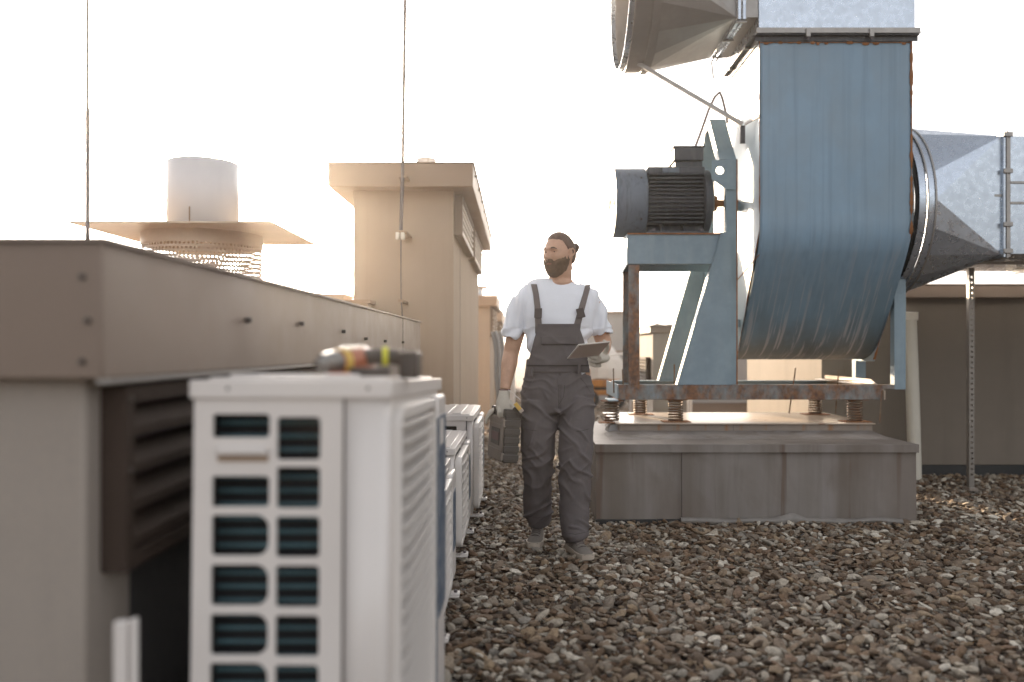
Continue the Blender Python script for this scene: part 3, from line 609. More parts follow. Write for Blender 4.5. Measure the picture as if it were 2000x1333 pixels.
pipe_pr = thing('channel_post', (px(247, 1.42), 1.42, 0), 'pair of white channel posts standing in the gap at the lower left', 'post')
for ua, ub in ((220, 246), (250, 262)):
    MB().box(px(ua, 1.42), px(ub, 1.42), 1.42 if ua < 240 else 1.425, 1.44, -.03, pz(1216 if ua < 240 else 1212, 1.42)).build('channel', 'white_enamel', pipe_pr, bevel=.003)

# ---------------------------------------------------------------- drill and sanding block on the near unit
def drill():
    d = 1.80; zt = 1.072
    r = thing('cordless_drill', (px(700, d), d, zt), 'red and cream cordless drill lying on the lid of the large unit', 'drill')
    A = at(628, 724, 1.70); A.z = zt + .036; B = Vector((px(745, 1.86), 1.86, zt + .045))
    ax = (B - A).normalized()
    def along(t): return A + ax * t
    m = MB(); m.loft([(along(-.012), .004, .004), (along(.0), .012, .012), (along(.004), .020, .020), (along(.03), .025, .025), (along(.045), .024, .024)], 20); ck = m.build('chuck', 'chuck', r)
    MB().cyl(along(-.02), along(-.01), .006, n=8).build('jaws', 'screw', ck)
    m = MB(); m.loft([(along(.044), .021, .021), (along(.052), .027, .027), (along(.075), .029, .029), (along(.095), .032, .031), (along(.13), .030, .030), (along(.155), .020, .020)], 20); m.build('motor_housing', 'red_plastic', r)
    m = MB(); m.loft([(along(.049), .0285, .0285), (along(.066), .0295, .0295)], 20); m.build('clutch_ring', 'yellow', r)
    m = MB(); 
    for i in range(3): m.ball(along(.07 + .022 * i) + Vector((0, -.006, .022)), (.015, .015, .010), 10, 6)
    m.build('housing_top', 'cream_plastic', r)
    h0 = along(.10) + Vector((.01, 0, .004)); h1 = h0 + Vector((.095, .01, .002))
    m = MB(); m.loft([(h0, .015, .019), (h0 + Vector((.03, 0, .004)), .016, .018), (h0 + Vector((.07, .004, .004)), .015, .017), (h1, .018, .02)], 14); m.build('handle', 'black_plastic', r)
    m = MB(); m.loft([(h0 + Vector((.05, .0, .005)), .0175, .021), (h0 + Vector((.062, .002, .005)), .0175, .021)], 14); m.build('handle_band', 'yellow_green', r)
    m = MB(); m.box(h1.x - .006, h1.x + .034, h1.y - .035, h1.y + .05, zt + .002, zt + .062); m.build('battery', 'black_plastic', r, bevel=.006)
    s = thing('spirit_level', (px(730, 1.74), 1.74, zt), 'short dark spirit level lying in front of the drill handle', 'level')
    MB().box(px(682, 1.72), px(762, 1.72), 1.72, 1.745, zt + .008, zt + .026).build('body', 'black_plastic', s, bevel=.003); MB().box(px(762, 1.72), px(776, 1.72), 1.719, 1.746, zt + .007, zt + .027).build('end_cap', 'case_face', s)
    MB().box(px(640, 1.69), px(682, 1.69), 1.69, 1.74, zt + .008, zt + .018).build('grip', 'red_plastic', s, bevel=.003)
drill()

# ---------------------------------------------------------------- plinth
PX0, PX1 = .503, 2.615
pl = thing('fan_plinth', (1.56, 5.4, 0), 'broad grey membrane-covered plinth with vertical rust stains under the blue fan', 'plinth')
m = MB(); nx = 60
# slightly sagging membrane face
def facey(x, z): return 5.4 + .006 * math.sin(x * 7 + z * 3) + .004 * mnoise.noise(Vector((x * 3, z * 4, 1))) - (.010 if z > .44 else 0) * math.sin(max(0, (z - .44)) / .06 * math.pi)
rows = [-.03 + .53 * j / 16 for j in range(17)]
m.rings([[Vector((PX0 + (PX1 - PX0) * i / nx, facey(PX0 + (PX1 - PX0) * i / nx, z), z)) for i in range(nx + 1)] for z in rows], caps=False, closed=False)
m.build('front_sheet', 'membrane', pl); MB().box(PX0, PX1, 5.412, 7.08, -.03, .497).build('core', 'membrane', pl, bevel=.008)
m = MB(); m.box(PX0 - .006, PX1 + .006, 5.388, 7.08, .4975, .5065); m.build('top_sheet', 'membrane_top', pl, bevel=.004)
m = MB(); m.box(PX0 - .008, PX1 + .008, 5.378, 5.384, .452, .507); m.build('edge_strip', 'membrane', pl, bevel=.002)
for x in (px(1330, 5.4),): MB().box(x, x + .004, 5.384, 5.389, 0, .45).build('overlap_seam', 'stitch', pl)
m = MB(); m.box(PX0 - .003, PX0 + .60, 5.375, 5.40, -.03, .012); m.build('drain_strip', 'bitumen', pl)
m = MB(); pts = []
for i in range(50):
    t = i / 49; x = PX0 + .55 + t * 1.45; pts.append((Vector((x, 5.365 + .012 * math.sin(t * 23), .004 + .012 * mnoise.noise(Vector((x * 5, 0, 0))))), .022 + .010 * mnoise.noise(Vector((x * 6, 2, 0))) + (.035 * math.exp(-((x - 1.78) / .07) ** 2)), .020))
m.loft(pts, 10, a_hint=(0, 0, 1)); m.build('loose_skirt', 'plastic_sheet', pl)
# steel base plate on the plinth
bp = thing('base_plate', (1.7, 6.05, .507), 'rust-streaked steel base tray on top of the grey plinth', 'base plate')
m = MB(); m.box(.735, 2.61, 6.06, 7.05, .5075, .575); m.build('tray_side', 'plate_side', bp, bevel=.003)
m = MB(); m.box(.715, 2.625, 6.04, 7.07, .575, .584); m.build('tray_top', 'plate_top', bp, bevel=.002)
m = MB(); m.hexa([(.62, 5.66, .5076), (2.61, 5.66, .5076), (2.61, 6.055, .5076), (.62, 6.055, .5076), (.66, 5.80, .512), (2.60, 5.80, .512), (2.60, 6.055, .530), (.70, 6.055, .530)]); m.build('membrane_fold', 'membrane', bp, bevel=.008)
m = MB(); m.hexa([(.66, 6.12, .508), (.735, 6.12, .508), (.735, 6.35, .508), (.66, 6.35, .508), (.68, 6.14, .56), (.733, 6.14, .57), (.733, 6.33, .57), (.68, 6.33, .56)]); m.build('concrete_block', 'far_grey', bp)

# ---------------------------------------------------------------- centrifugal fan
fan = thing('centrifugal_fan', (1.7, 6.1, .584), 'big rusty blue centrifugal fan with a dark electric motor on a steel frame', 'industrial fan')
XL, XR = 1.697, 2.780
side = [(5.80, 3.36), (5.80, 1.97), (6.42, 1.035), (6.78, 1.035), (7.22, 1.5), (7.32, 2.2), (7.02, 2.85), (6.62, 3.02), (6.62, 3.36)]
m = MB(); m.prism([(XL, y, z) for y, z in side], (.005, 0, 0)); pL = m.build('side_plate', 'blue_side', fan)
m = MB(); m.prism([(XR - .005, y, z) for y, z in side], (.005, 0, 0)); pR = m.build('side_plate', 'blue_side', fan)
# scroll sheet, smooth curve between the plates
key = [(5.803, 3.36), (5.803, 2.6), (5.803, 2.15), (5.806, 1.98), (5.84, 1.86), (5.90, 1.76), (6.04, 1.555), (6.17, 1.37), (6.28, 1.23), (6.40, 1.125), (6.53, 1.07), (6.70, 1.06), (6.95, 1.25), (7.18, 1.62), (7.27, 2.2), (6.98, 2.80), (6.60, 2.98), (6.60, 3.36)]
cur = []
for i in range(len(key) - 1):
    p0, p1, p2, p3 = (Vector(key[max(i - 1, 0)]), Vector(key[i]), Vector(key[i + 1]), Vector(key[min(i + 2, len(key) - 1)]))
    for k in range(6):
        t = k / 6; cur.append(.5 * ((2 * p1) + (-p0 + p2) * t + (2 * p0 - 5 * p1 + 4 * p2 - p3) * t * t + (-p0 + 3 * p1 - 3 * p2 + p3) * t ** 3))
cur.append(Vector(key[-1])); m = MB(); nx = 40
m.rings([[Vector((XL + .006 + (XR - XL - .012) * i / nx, p.x + .0025 * mnoise.noise(Vector((i * .25, p.y * 2.2, 3))), p.y)) for i in range(nx + 1)] for p in cur], caps=False, closed=False)
sc_ = m.build('scroll_sheet', 'blue_paint', fan); s_ = sc_.modifiers.new('s', 'SOLIDIFY'); s_.thickness = .004
# rusty weld seams along both front edges
for X, amp in ((XL + .001, .004), (XR - .006, .013)):
    m = MB(); pts = []
    for i in range(130):
        q = cur[0].lerp(cur[18], 0) if False else None
    zs = np.linspace(3.34, 1.05, 150)
    st = []
    for z in zs:
        y = np.interp(-z, [-3.36, -1.97, -1.035], [5.80, 5.80, 6.42]) - .001
        nz = mnoise.noise(Vector((X, z * 9, 0))) + .6 * mnoise.noise(Vector((X, z * 31, 5)))
        st.append((Vector((X, y, z)), max(.0012, amp * (.55 + .9 * nz)), .0025))
    m.loft(st, 6, a_hint=(1, 0, 0)); m.build('weld_seam', 'rust', pL if X < 2 else pR)
for k in range(26):
    m = MB()
    x = XL + .04 + (XR - XL - .08) * (k + random.random() * .8) / 26
    if random.random() < .55: m.ball((x, 5.7975, 3.298 + random.uniform(-.006, .004)), (random.uniform(.008, .03), .0025, random.uniform(.004, .012)), 8, 5); m.build('rust_spot', 'rust', sc_)
MB().box(XL, XR, 5.795, 5.7995, 3.300, 3.304).build('sheet_joint', 'rust', sc_)
# diagonal plate seam on the left plate
MB().bar((XL - .001, 6.43, 1.66), (XL - .001, 5.80, 1.80), .004, .006).build('plate_seam', 'rust', pL)
# top flange of the outlet (black angle), left leg runs back
fl = MB(); fl.box(XL - .03, XR + .035, 5.765, 5.80, 3.345, 3.352); fl.box(XL - .03, XR + .035, 5.793, 5.799, 3.31, 3.345)
fl.box(XL - .045, XL - .001, 5.80, 6.66, 3.345, 3.352); fl.box(XL - .010, XL - .002, 5.80, 6.66, 3.30, 3.345); fl.box(XR + .001, XR + .035, 5.80, 6.66, 3.345, 3.352); fl.box(XL, XR, 6.622, 6.66, 3.345, 3.352)
fl.build('outlet_flange', 'motor_grey', fan)
# base frame
Z0, Z1 = .755, .866
m = MB(); m.box(.735, 2.70, 6.09, 6.10, Z0, Z1); m.box(.735, 2.70, 6.10, 6.16, Z1 - .01, Z1 - .0005); m.box(.735, 2.70, 6.10, 6.16, Z0, Z0 + .01); m.build('front_beam', 'rusty_frame', fan, bevel=.003)
m = MB(); m.box(.78, 2.66, 6.95, 6.96, Z0, Z1); m.box(.78, 2.66, 6.88, 6.95, Z1 - .01, Z1); m.build('rear_beam', 'blue_frame', fan, bevel=.003)
m = MB(); m.box(.735, .745, 6.165, 6.94, Z0, Z1 - .001); m.box(.745, .80, 6.165, 6.94, Z0, Z0 + .01); m.box(.66, .735, 6.10, 6.34, Z0 - .012, Z0 - .002); m.build('side_beam', 'blue_side', fan, bevel=.002)
m = MB(); m.box(2.56, 2.69, 6.165, 6.94, Z1 - .002, Z1 + .006); m.box(2.60, 2.61, 6.165, 6.94, Z0, Z1 - .003); m.hexa([(2.50, 6.62, Z1 + .007), (2.69, 6.62, Z1 + .007), (2.69, 6.94, Z1 + .007), (2.50, 6.94, Z1 + .007), (2.50, 6.62, Z1 + .014), (2.69, 6.62, Z1 + .014), (2.69, 6.94, Z1 + .014), (2.50, 6.94, Z1 + .014)])
m.build('side_beam', 'plate_top', fan, bevel=.002)
# web of the right beam, sunlit look put into its lighter colour
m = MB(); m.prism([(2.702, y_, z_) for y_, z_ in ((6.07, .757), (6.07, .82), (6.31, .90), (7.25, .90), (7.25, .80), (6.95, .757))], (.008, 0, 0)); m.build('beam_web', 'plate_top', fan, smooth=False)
# legs and motor bench
def leg(x, ya, yb, z0, z1, name='leg', mat='rusty_frame', wd=.083):
    m = MB(); m.box(x, x + wd, ya, ya + .008, z0, z1); m.box(x + wd - .008, x + wd, ya + .008, yb - .008, z0, z1); m.box(x, x + wd, yb - .008, yb, z0, z1); return m.build(name, mat, fan, bevel=.002)
leg(.812, 6.112, 6.46, Z1, 1.762)
m = MB(); m.box(.805, 1.50, 6.105, 6.115, 1.765, 1.985); m.box(.805, 1.50, 6.115, 6.48, 1.985, 1.993); m.box(.805, 1.50, 6.44, 6.45, 1.74, 1.985); m.box(.805, 1.50, 6.115, 6.17, 1.765, 1.772)
m.build('motor_bench', 'blue_frame', fan, bevel=.003)
m = MB(); m.hexa([(.800, 6.10, 1.765), (.805, 6.10, 1.765), (.805, 6.46, 1.72), (.800, 6.46, 1.72), (.800, 6.10, 1.99), (.805, 6.10, 1.99), (.805, 6.46, 1.985), (.800, 6.46, 1.985)]); m.build('bench_end', 'blue_side', fan)
m = MB(); m.box(.80, 1.50, 6.095, 6.104, 1.985, 1.996); m.build('bench_edge', 'rust', fan)
for y, mt in ((6.085, 'blue_frame'), (6.90, 'blue_frame')):
    m = MB(); poly = [(px(1322, 6.1), y, Z1), (px(1427, 6.1), y, Z1), (px(1427, 6.1), y, 2.0), (px(1408, 6.1), y, 2.0)]
    m.prism(poly, (0, .008, 0)); m.bar((poly[0][0], y + .03, poly[0][2]), (poly[3][0], y + .03, poly[3][2]), .005, .075, up=(0, 1, 0)); m.build('gusset', mt, fan, smooth=False)
# arched side frames
def arch(xx0, x1, lo=Z1, mt='blue_frame'):
    pts = [(6.12, lo), (6.12, 2.55), (6.45, 2.94), (6.62, 2.94), (6.86, 2.66), (6.90, 2.4), (6.90, Z1)]; m = MB(); inn = [(6.19, lo), (6.19, 2.52), (6.48, 2.87), (6.59, 2.87), (6.79, 2.63), (6.83, 2.4), (6.83, Z1)]
    for i in range(len(pts) - 1):
        a0, a1, b0, b1 = pts[i], pts[i + 1], inn[i], inn[i + 1]; x0 = xx0 - (.05 if 1 <= i <= 4 and xx0 < 2 else 0)
        m.hexa([(x0, a0[0], a0[1]), (x1, a0[0], a0[1]), (x1, b0[0], b0[1]), (x0, b0[0], b0[1]), (x0, a1[0], a1[1]), (x1, a1[0], a1[1]), (x1, b1[0], b1[1]), (x0, b1[0], b1[1])])
    return m.build('side_frame', mt, fan, smooth=False)
arch(1.542, 1.618)
MB().box(1.6182, 1.628, 6.118, 6.125, Z1, 2.55).build('frame_edge', 'rust', fan)
arch(2.80, 2.885, .83, 'blue_frame')
MB().box(1.62, XL, 6.3, 6.36, 2.2, 2.26).build('standoff', 'blue_frame', fan); MB().box(XR, 2.80, 6.3, 6.36, 2.2, 2.26).build('standoff', 'blue_frame', fan)
MB().box(1.62, XL, 6.3, 6.36, 1.3, 1.36).build('standoff', 'blue_frame', fan); MB().box(XR, 2.80, 6.3, 6.36, 1.3, 1.36).build('standoff', 'blue_frame', fan)
MB().box(2.70, 2.80, 6.115, 6.165, .835, .865).build('beam_bracket', 'rusty_frame', fan)
V, Fc = holed_plate([(1.432, 2.54), (1.605, 2.545), (1.605, 2.32), (1.535, 2.325), (1.43, 2.40)][::-1], [circ(1.492, 2.463, .030)], .008)
m = MB(); m.add([(x, 6.108 + z, y) for x, y, z in V], Fc); m.build('lifting_plate', 'blue_frame', fan)
# small angle bracket and brace rod from the duct
m = MB(); m.bar(at(1450, 246, 6.02), at(1450, 281, 6.02), .035, .02, up=(0, 1, 0)); m.build('bracket', 'motor_grey', pL)
m = MB(); m.bar(at(1455, 243, 6.02), at(1484, 226, 5.79), .008, .022); m.build('bracket_arm', 'motor_grey', pL)
# springs
def spring(x, y, zb, zt, R=.052, turns=8):
    s = MB(); s.tube([(x + R * math.cos(t), y + R * math.sin(t), zb + .006 + (zt - zb - .012) * t / (turns * 2 * math.pi)) for t in [turns * 2 * math.pi * k / (turns * 14) for k in range(turns * 14 + 1)]], .0068, 6)
    o = s.build('spring', 'spring_steel', fan); MB().box(x - R - .05, x + R + .05, y - R - .02, y + R + .02, zb - .001, zb + .005).build('spring_plate', 'rust', o)
    MB().box(x - R - .03, x + R + .03, y - R, y + R, zt - .005, zt + .0).build('spring_plate', 'rust', o)
for x, y in ((1.175, 6.17), (2.525, 6.17), (1.01, 6.85), (2.47, 6.85)): spring(x, y, .585, Z0 - .001)
spring(.70, 6.22, .575, Z0 - .013, turns=7)
for p0, p1 in ((at(1198, 720, 6.2), at(1199, 768, 6.2)), (at(1216, 722, 6.12), at(1218, 775, 6.12)), (at(1317, 712, 6.25), at(1317, 756, 6.25)), (at(1554, 719, 6.5), at(1541, 808, 6.5)), (at(1638, 724, 6.6), at(1632, 808, 6.6)), (at(1722, 764, 6.06), at(1718, 827, 6.06))):
    MB().cyl(p0, p1, .0055, n=8).build('threaded_rod', 'spring_steel', fan)
# motor
mo = MB(); cy, cz = 6.38, 2.265
sh = MB(); R = .262
sh.loft([((.720, cy, cz), .235, .235), ((.722, cy, cz), R, R), ((.735, cy, cz), R + .004, R + .004), ((.96, cy, cz), R + .004, R + .004), ((.962, cy, cz), R - .03, R - .03)], 56, a_hint=(0, 0, 1)); cowl = sh.build('fan_cowl', 'motor_blue', fan)
for k in range(5): MB().tube([(.7195, cy + (.04 + .045 * k) * math.cos(t), cz + (.04 + .045 * k) * math.sin(t)) for t in [2 * math.pi * i / 32 for i in range(33)]], .003, 6).build('cowl_grille_ring', 'motor_grey', cowl)
for a_ in (-.62, .62): MB().cyl((.915, cy - (R + .001) * math.cos(a_), cz + (R + .001) * math.sin(a_)), (.915, cy - (R + .008) * math.cos(a_), cz + (R + .008) * math.sin(a_)), .008, n=8).build('screw', 'screw', cowl)
body = MB(); body.cyl((.962, cy, cz), (1.43, cy, cz), .212, n=40); bd = body.build('motor_body', 'motor_grey', fan)
for side_ in (-1, 1):
    for k in range(-6, 7):
        z = cz + k * .030; w0 = math.sqrt(max(0, .212 ** 2 - (z - cz) ** 2)); w1 = .245 if abs(k) < 6 else .235
        MB().box(.975, 1.385, *sorted((cy + side_ * (w0 - .01), cy + side_ * w1)), z - .0035, z + .0035).build('fin', 'motor_grey', bd)
m = MB(); m.box(.965, 1.40, cy - .20, cy + .20, cz + .188, cz + .245); m.build('top_cover', 'motor_grey', bd, bevel=.012); MB().box(1.075, 1.20, cy - .225, cy - .2005, cz + .192, cz + .232).build('name_plate', 'motor_blue', bd, bevel=.003)
m = MB(); m.loft([((1.385, cy, cz), .225, .225), ((1.40, cy, cz), .255, .255), ((1.45, cy, cz), .255, .255), ((1.475, cy, cz), .19, .19), ((1.48, cy, cz), .07, .07)], 40); m.build('end_bell', 'motor_grey', bd)
m = MB(); m.cyl((1.48, cy, cz), (1.54, cy, cz), .032, n=20); m.cyl((1.495, cy, cz), (1.51, cy, cz), .07, n=20); m.cyl((1.515, cy, cz), (1.53, cy, cz), .06, n=20); m.cyl((1.54, cy, cz), (1.70, cy, cz), .028, n=20); m.build('shaft_coupling', 'rust', fan)
m = MB(); m.box(1.19, 1.40, cy - .11, cy + .11, cz + .245, cz + .305); m.box(1.178, 1.405, cy - .13, cy + .13, cz + .306, cz + .405); tb = m.build('terminal_box', 'motor_grey', fan, bevel=.008); MB().box(1.17, 1.412, cy - .135, cy + .135, cz + .406, cz + .418).build('box_lid', 'motor_grey', tb, bevel=.003)
m = MB(); m.cyl((1.115, cy, cz + .24), (1.115, cy, cz + .262), .024, n=14); m.build('lifting_eye', 'motor_grey', bd)
m = MB(); m.box(.955, 1.42, cy - .235, cy + .16, 1.994, 2.018)
for x in (1.07, 1.235): m.hexa([(x, cy - .21, 2.018), (x + .02, cy - .21, 2.018), (x + .02, cy + .12, 2.018), (x, cy + .12, 2.018), (x, cy - .15, 2.09), (x + .02, cy - .15, 2.09), (x + .02, cy + .12, 2.09), (x, cy + .12, 2.09)])
m.box(.975, 1.405, cy - .13, cy + .13, 2.018, 2.07); mf = m.build('motor_foot', 'motor_grey', fan, bevel=.003)
for x in (1.01, 1.36): MB().cyl((x, cy - .215, 2.019), (x, cy - .215, 2.038), .014, n=6).build('bolt', 'wire', mf)
# cable
cb = [at(1357, 290, 6.38), at(1372, 250, 6.38), at(1384, 215, 6.38), at(1396, 190, 6.38), at(1406, 180, 6.38), at(1411, 193, 6.42), at(1418, 222, 6.45), at(1421, 240, 6.5)]
MB().tube(cb, .011, 8).build('motor_cable', 'cable', fan)

# ---------------------------------------------------------------- upper duct
ud = thing('exhaust_duct', (1.7, 5.8, 3.36), 'galvanized exhaust duct on top of the blue fan with a round mouth', 'duct')
m = MB(); m.box(XL - .01, XR + .012, 5.785, 6.63, 3.365, 4.35); bx_ = m.build('outlet_box', 'galvanized', ud, bevel=.004)
fl = MB(); fl.box(XL - .03, XR + .04, 5.765, 5.784, 3.358, 3.395); fl.box(XL - .03, XR + .04, 5.755, 5.765, 3.355, 3.362); fl.build('flange', 'galvanized_dull', ud)
for x in (px(1578, 5.76), px(1702, 5.76)):
    c = MB(); c.box(x - .016, x + .016, 5.745, 5.764, 3.325, 3.385); c = c.build('flange_clamp', 'galvanized_dull', ud, bevel=.003); MB().cyl((x, 5.752, 3.305), (x, 5.752, 3.325), .007, n=6).build('clamp_bolt', 'wire', c)
for y in (6.0, 6.45): MB().box(XL - .05, XL - .012, y, y + .03, 3.33, 3.37).build('flange_clamp', 'galvanized_dull', ud, bevel=.003)
XJ = 1.566; zb_ = 3.475; yj0, yj1 = 5.79, 6.60
m = MB(); m.hexa([(XJ, yj0, zb_), (XL - .011, yj0, zb_), (XL - .011, yj1, zb_), (XJ, yj1, zb_), (XJ, yj0, 4.32), (XL - .011, yj0, 4.32), (XL - .011, yj1, 4.32), (XJ, yj1, 4.32)]); m.build('side_branch', 'galvanized_dull', ud, bevel=.003)
for dx in (-.028, .006):
    fr = MB(); xa = XJ + dx; fr.box(xa, xa + .022, yj0 - .022, yj0 - .001, zb_ - .02, 4.34); fr.box(xa, xa + .022, yj0 - .001, yj1 + .02, zb_ - .022, zb_ - .001); f_ = fr.build('flange', 'galvanized', ud, bevel=.002)
for y in (5.80, 6.15, 6.5):
    c = MB(); c.box(XJ - .04, XJ + .04, y - .012, y + .012, zb_ - .034, zb_ - .023); c.build('flange_clamp', 'galvanized_dull', ud)
m = MB(); m.bar((XJ - .02, 6.60, zb_ - .03), (XJ + .0, 6.62, zb_ - .16), .01, .01); m.build('hanger_tab', 'galvanized_dull', ud)
def square_round(rect, circle, n=8):
    """facets between rectangle corners (list of 4, ordered) and a circle"""
    pieces = []
    for q in range(4):
        A = rect[q]; a0 = circle[2]
        for k in range(n):
            t0 = circle[3][q] + (math.pi / 2) * k / n; t1 = circle[3][q] + (math.pi / 2) * (k + 1) / n
            pieces.append((A, circle[0](t0), circle[0](t1)))
        pieces.append((A, circle[0](circle[3][q] + math.pi / 2), rect[(q + 1) % 4]))
    return pieces
def transition(name, mat, parent, xr, rect_yz, xc, yc, zc, R):
    """rect at x=xr (y0,y1,z0,z1), circle at x=xc"""
    y0, y1, z0, z1 = rect_yz
    rect = [Vector((xr, y1, z1)), Vector((xr, y0, z1)), Vector((xr, y0, z0)), Vector((xr, y1, z0))]
    cf = lambda t: Vector((xc, yc + R * math.cos(t), zc + R * math.sin(t)))
    ps = square_round(rect, (cf, None, None, [0, math.pi / 2, math.pi, 3 * math.pi / 2]), 5)
    m = MB()
    for a_, b_, c_ in ps: m.add([a_, b_, c_], [(0, 1, 2)])
    bmv = m.build(name, mat, parent, smooth=False)
    bm = bmesh.new(); bm.from_mesh(bmv.data); bmesh.ops.remove_doubles(bm, verts=bm.verts[:], dist=.0005); bmesh.ops.recalc_face_normals(bm, faces=bm.faces[:]); bm.to_mesh(bmv.data); bm.free()
    for p in bmv.data.polygons: p.use_smooth = False
    s_ = bmv.modifiers.new('s', 'SOLIDIFY'); s_.thickness = .004; return bmv
transition('transition_cone', 'galvanized_dull', ud, XJ - .03, (yj0, yj1, zb_, 4.32), .985, 6.2, 3.92, .66)
def hoop(name, mat, parent, xa, xb, yc, zc, R, n=64, thick=.006):
    m = MB(); m.rings([[Vector((x, yc + r * math.cos(2 * math.pi * k / n), zc + r * math.sin(2 * math.pi * k / n))) for k in range(n)] for x, r in ((xa, R), (xb, R), (xb, R - thick), (xa, R - thick), (xa, R))], caps=False)
    return m.build(name, mat, parent)
hoop('round_mouth', 'galvanized_dull', ud, .80, .988, 6.2, 3.92, .665)
hoop('lap_band', 'galvanized_dull', ud, .925, .975, 6.2, 3.92, .678, thick=.012); hoop('lap_band', 'galvanized_dull', ud, .80, .812, 6.2, 3.92, .675, thick=.012)
hoop('inner_collar', 'galvanized', ud, .76, .80, 6.2, 3.92, .645)
m = MB(); m.bar((.92, 6.12, 3.245), at(1450, 243, 6.0), .03, .026); m.bar((.88, 6.12, 3.262), (.95, 6.12, 3.24), .03, .04); m.build('brace', 'galvanized_dull', ud)

# ---------------------------------------------------------------- right duct
rd = thing('intake_duct', (3.4, 6.5, 1.8), 'galvanized intake duct with a fluted square-to-round cone at the right of the blue fan', 'duct')
YC, ZC = 6.48, 2.20
hoop('fan_collar', 'blue_side', rd, 2.785, 2.83, YC, ZC, .60); hoop('flexible_sleeve', 'rubber', rd, 2.83, 2.86, YC, ZC, .635, thick=.02)
hoop('ring', 'galvanized', rd, 2.845, 2.90, YC, ZC, .655); hoop('ring', 'galvanized', rd, 2.905, 2.955, YC, ZC, .66); hoop('ring_bead', 'galvanized_dull', rd, 2.898, 2.908, YC, ZC, .668); hoop('ring_bead', 'galvanized_dull', rd, 2.953, 2.965, YC, ZC, .668)
XT = px(1955, 5.87); ry = (5.86, 7.16, 1.81, 2.655)
transition('transition_cone', 'galvanized', rd, XT, ry, 2.963, YC, ZC, .655)
m = MB(); m.box(XT + .05, 7.5, *ry); m.build('square_duct', 'galvanized', rd, bevel=.004)
for dx, w_ in ((.0, .016), (.018, .012), (.034, .016)):
    fr = MB(); xa = XT + dx; e_ = .022 if dx != .018 else .03
    fr.box(xa, xa + w_, ry[0] - e_, ry[0] - .0005, ry[2] - e_, ry[3] + e_); fr.box(xa, xa + w_, ry[0], ry[1], ry[2] - e_, ry[2] - .0005); fr.box(xa, xa + w_, ry[0], ry[1], ry[3] + .0005, ry[3] + e_); fr.build('flange', 'galvanized_dull' if dx else 'galvanized', rd, bevel=.001)
for z in (1.83, 2.02, 2.40, 2.66):
    MB().box(XT - .006, XT + .058, ry[0] - .04, ry[0] - .023, z - .016, z + .016).build('flange_clamp', 'galvanized_dull', rd, bevel=.003)
for z, xa, xb in ((pz(383, 5.87), 2.97, XT), (pz(357, 5.86), XT + .06, 7.4), (pz(397, 5.86), XT + .06, 7.4)):
    MB().box(xa, xb, ry[0] - (.007 if xa > 3 else .004), ry[0] - .0008, z - .009, z + .009).build('seam', 'galvanized_dull', rd, bevel=.002)
MB().box(XT + .8, XT + .84, ry[0] + .3, ry[1] - .01, ry[2] - .03, ry[2] - .001).build('stiffener', 'galvanized_dull', rd)
m = MB(); m.bar((XT - .1, 6.3, 1.795), (5.2, 6.35, 1.795), .03, .02); m.build('stiffener', 'galvanized_dull', rd)
# perforated strut
st = thing('perforated_strut', (px(1898, 6.6), 6.6, 0), 'perforated galvanized channel post holding up the right-hand duct', 'post')
xs = px(1898, 6.6); holes = []; z = .12
while z < 1.75: holes.append(circ(0, z, .0095, 8)); z += .043
V, Fc = holed_plate(rrect(-.019, .019, -.02, 1.785, .002, 1), holes, .002)
m = MB(); m.add([(xs + x, 6.6 + zz, y) for x, y, zz in V], Fc); m.box(xs - .0215, xs - .0195, 6.599, 6.64, -.02, 1.785); m.box(xs + .0195, xs + .0215, 6.599, 6.64, -.02, 1.785); m.build('channel', 'strut_steel', st)
MB().box(xs - .035, xs + .035, 6.57, 6.66, -.01, .016).build('foot_plate', 'case_face', st, bevel=.004)
# leaning white pipe with square cap
pp = thing('drain_pipe', (px(1785, 7.2), 7.2, 0), 'white plastic pipe leaning on the brown wall behind the plinth, with a square cap', 'pipe')
m = MB(); m.loft([((px(1787, 7.2), 7.2, -.03), .056, .056), ((px(1784, 7.24), 7.24, .5), .056, .056), ((px(1780.5, 7.28), 7.28, 1.0), .056, .056), ((px(1777, 7.33), 7.33, pz(626, 7.33)), .056, .056)], 28); m.build('pipe', 'pvc', pp)
m = MB(); m.box(px(1764, 7.33), px(1791, 7.33), 7.30, 7.43, pz(626, 7.33), pz(610, 7.33)); m.build('cap', 'pvc', pp, bevel=.006)

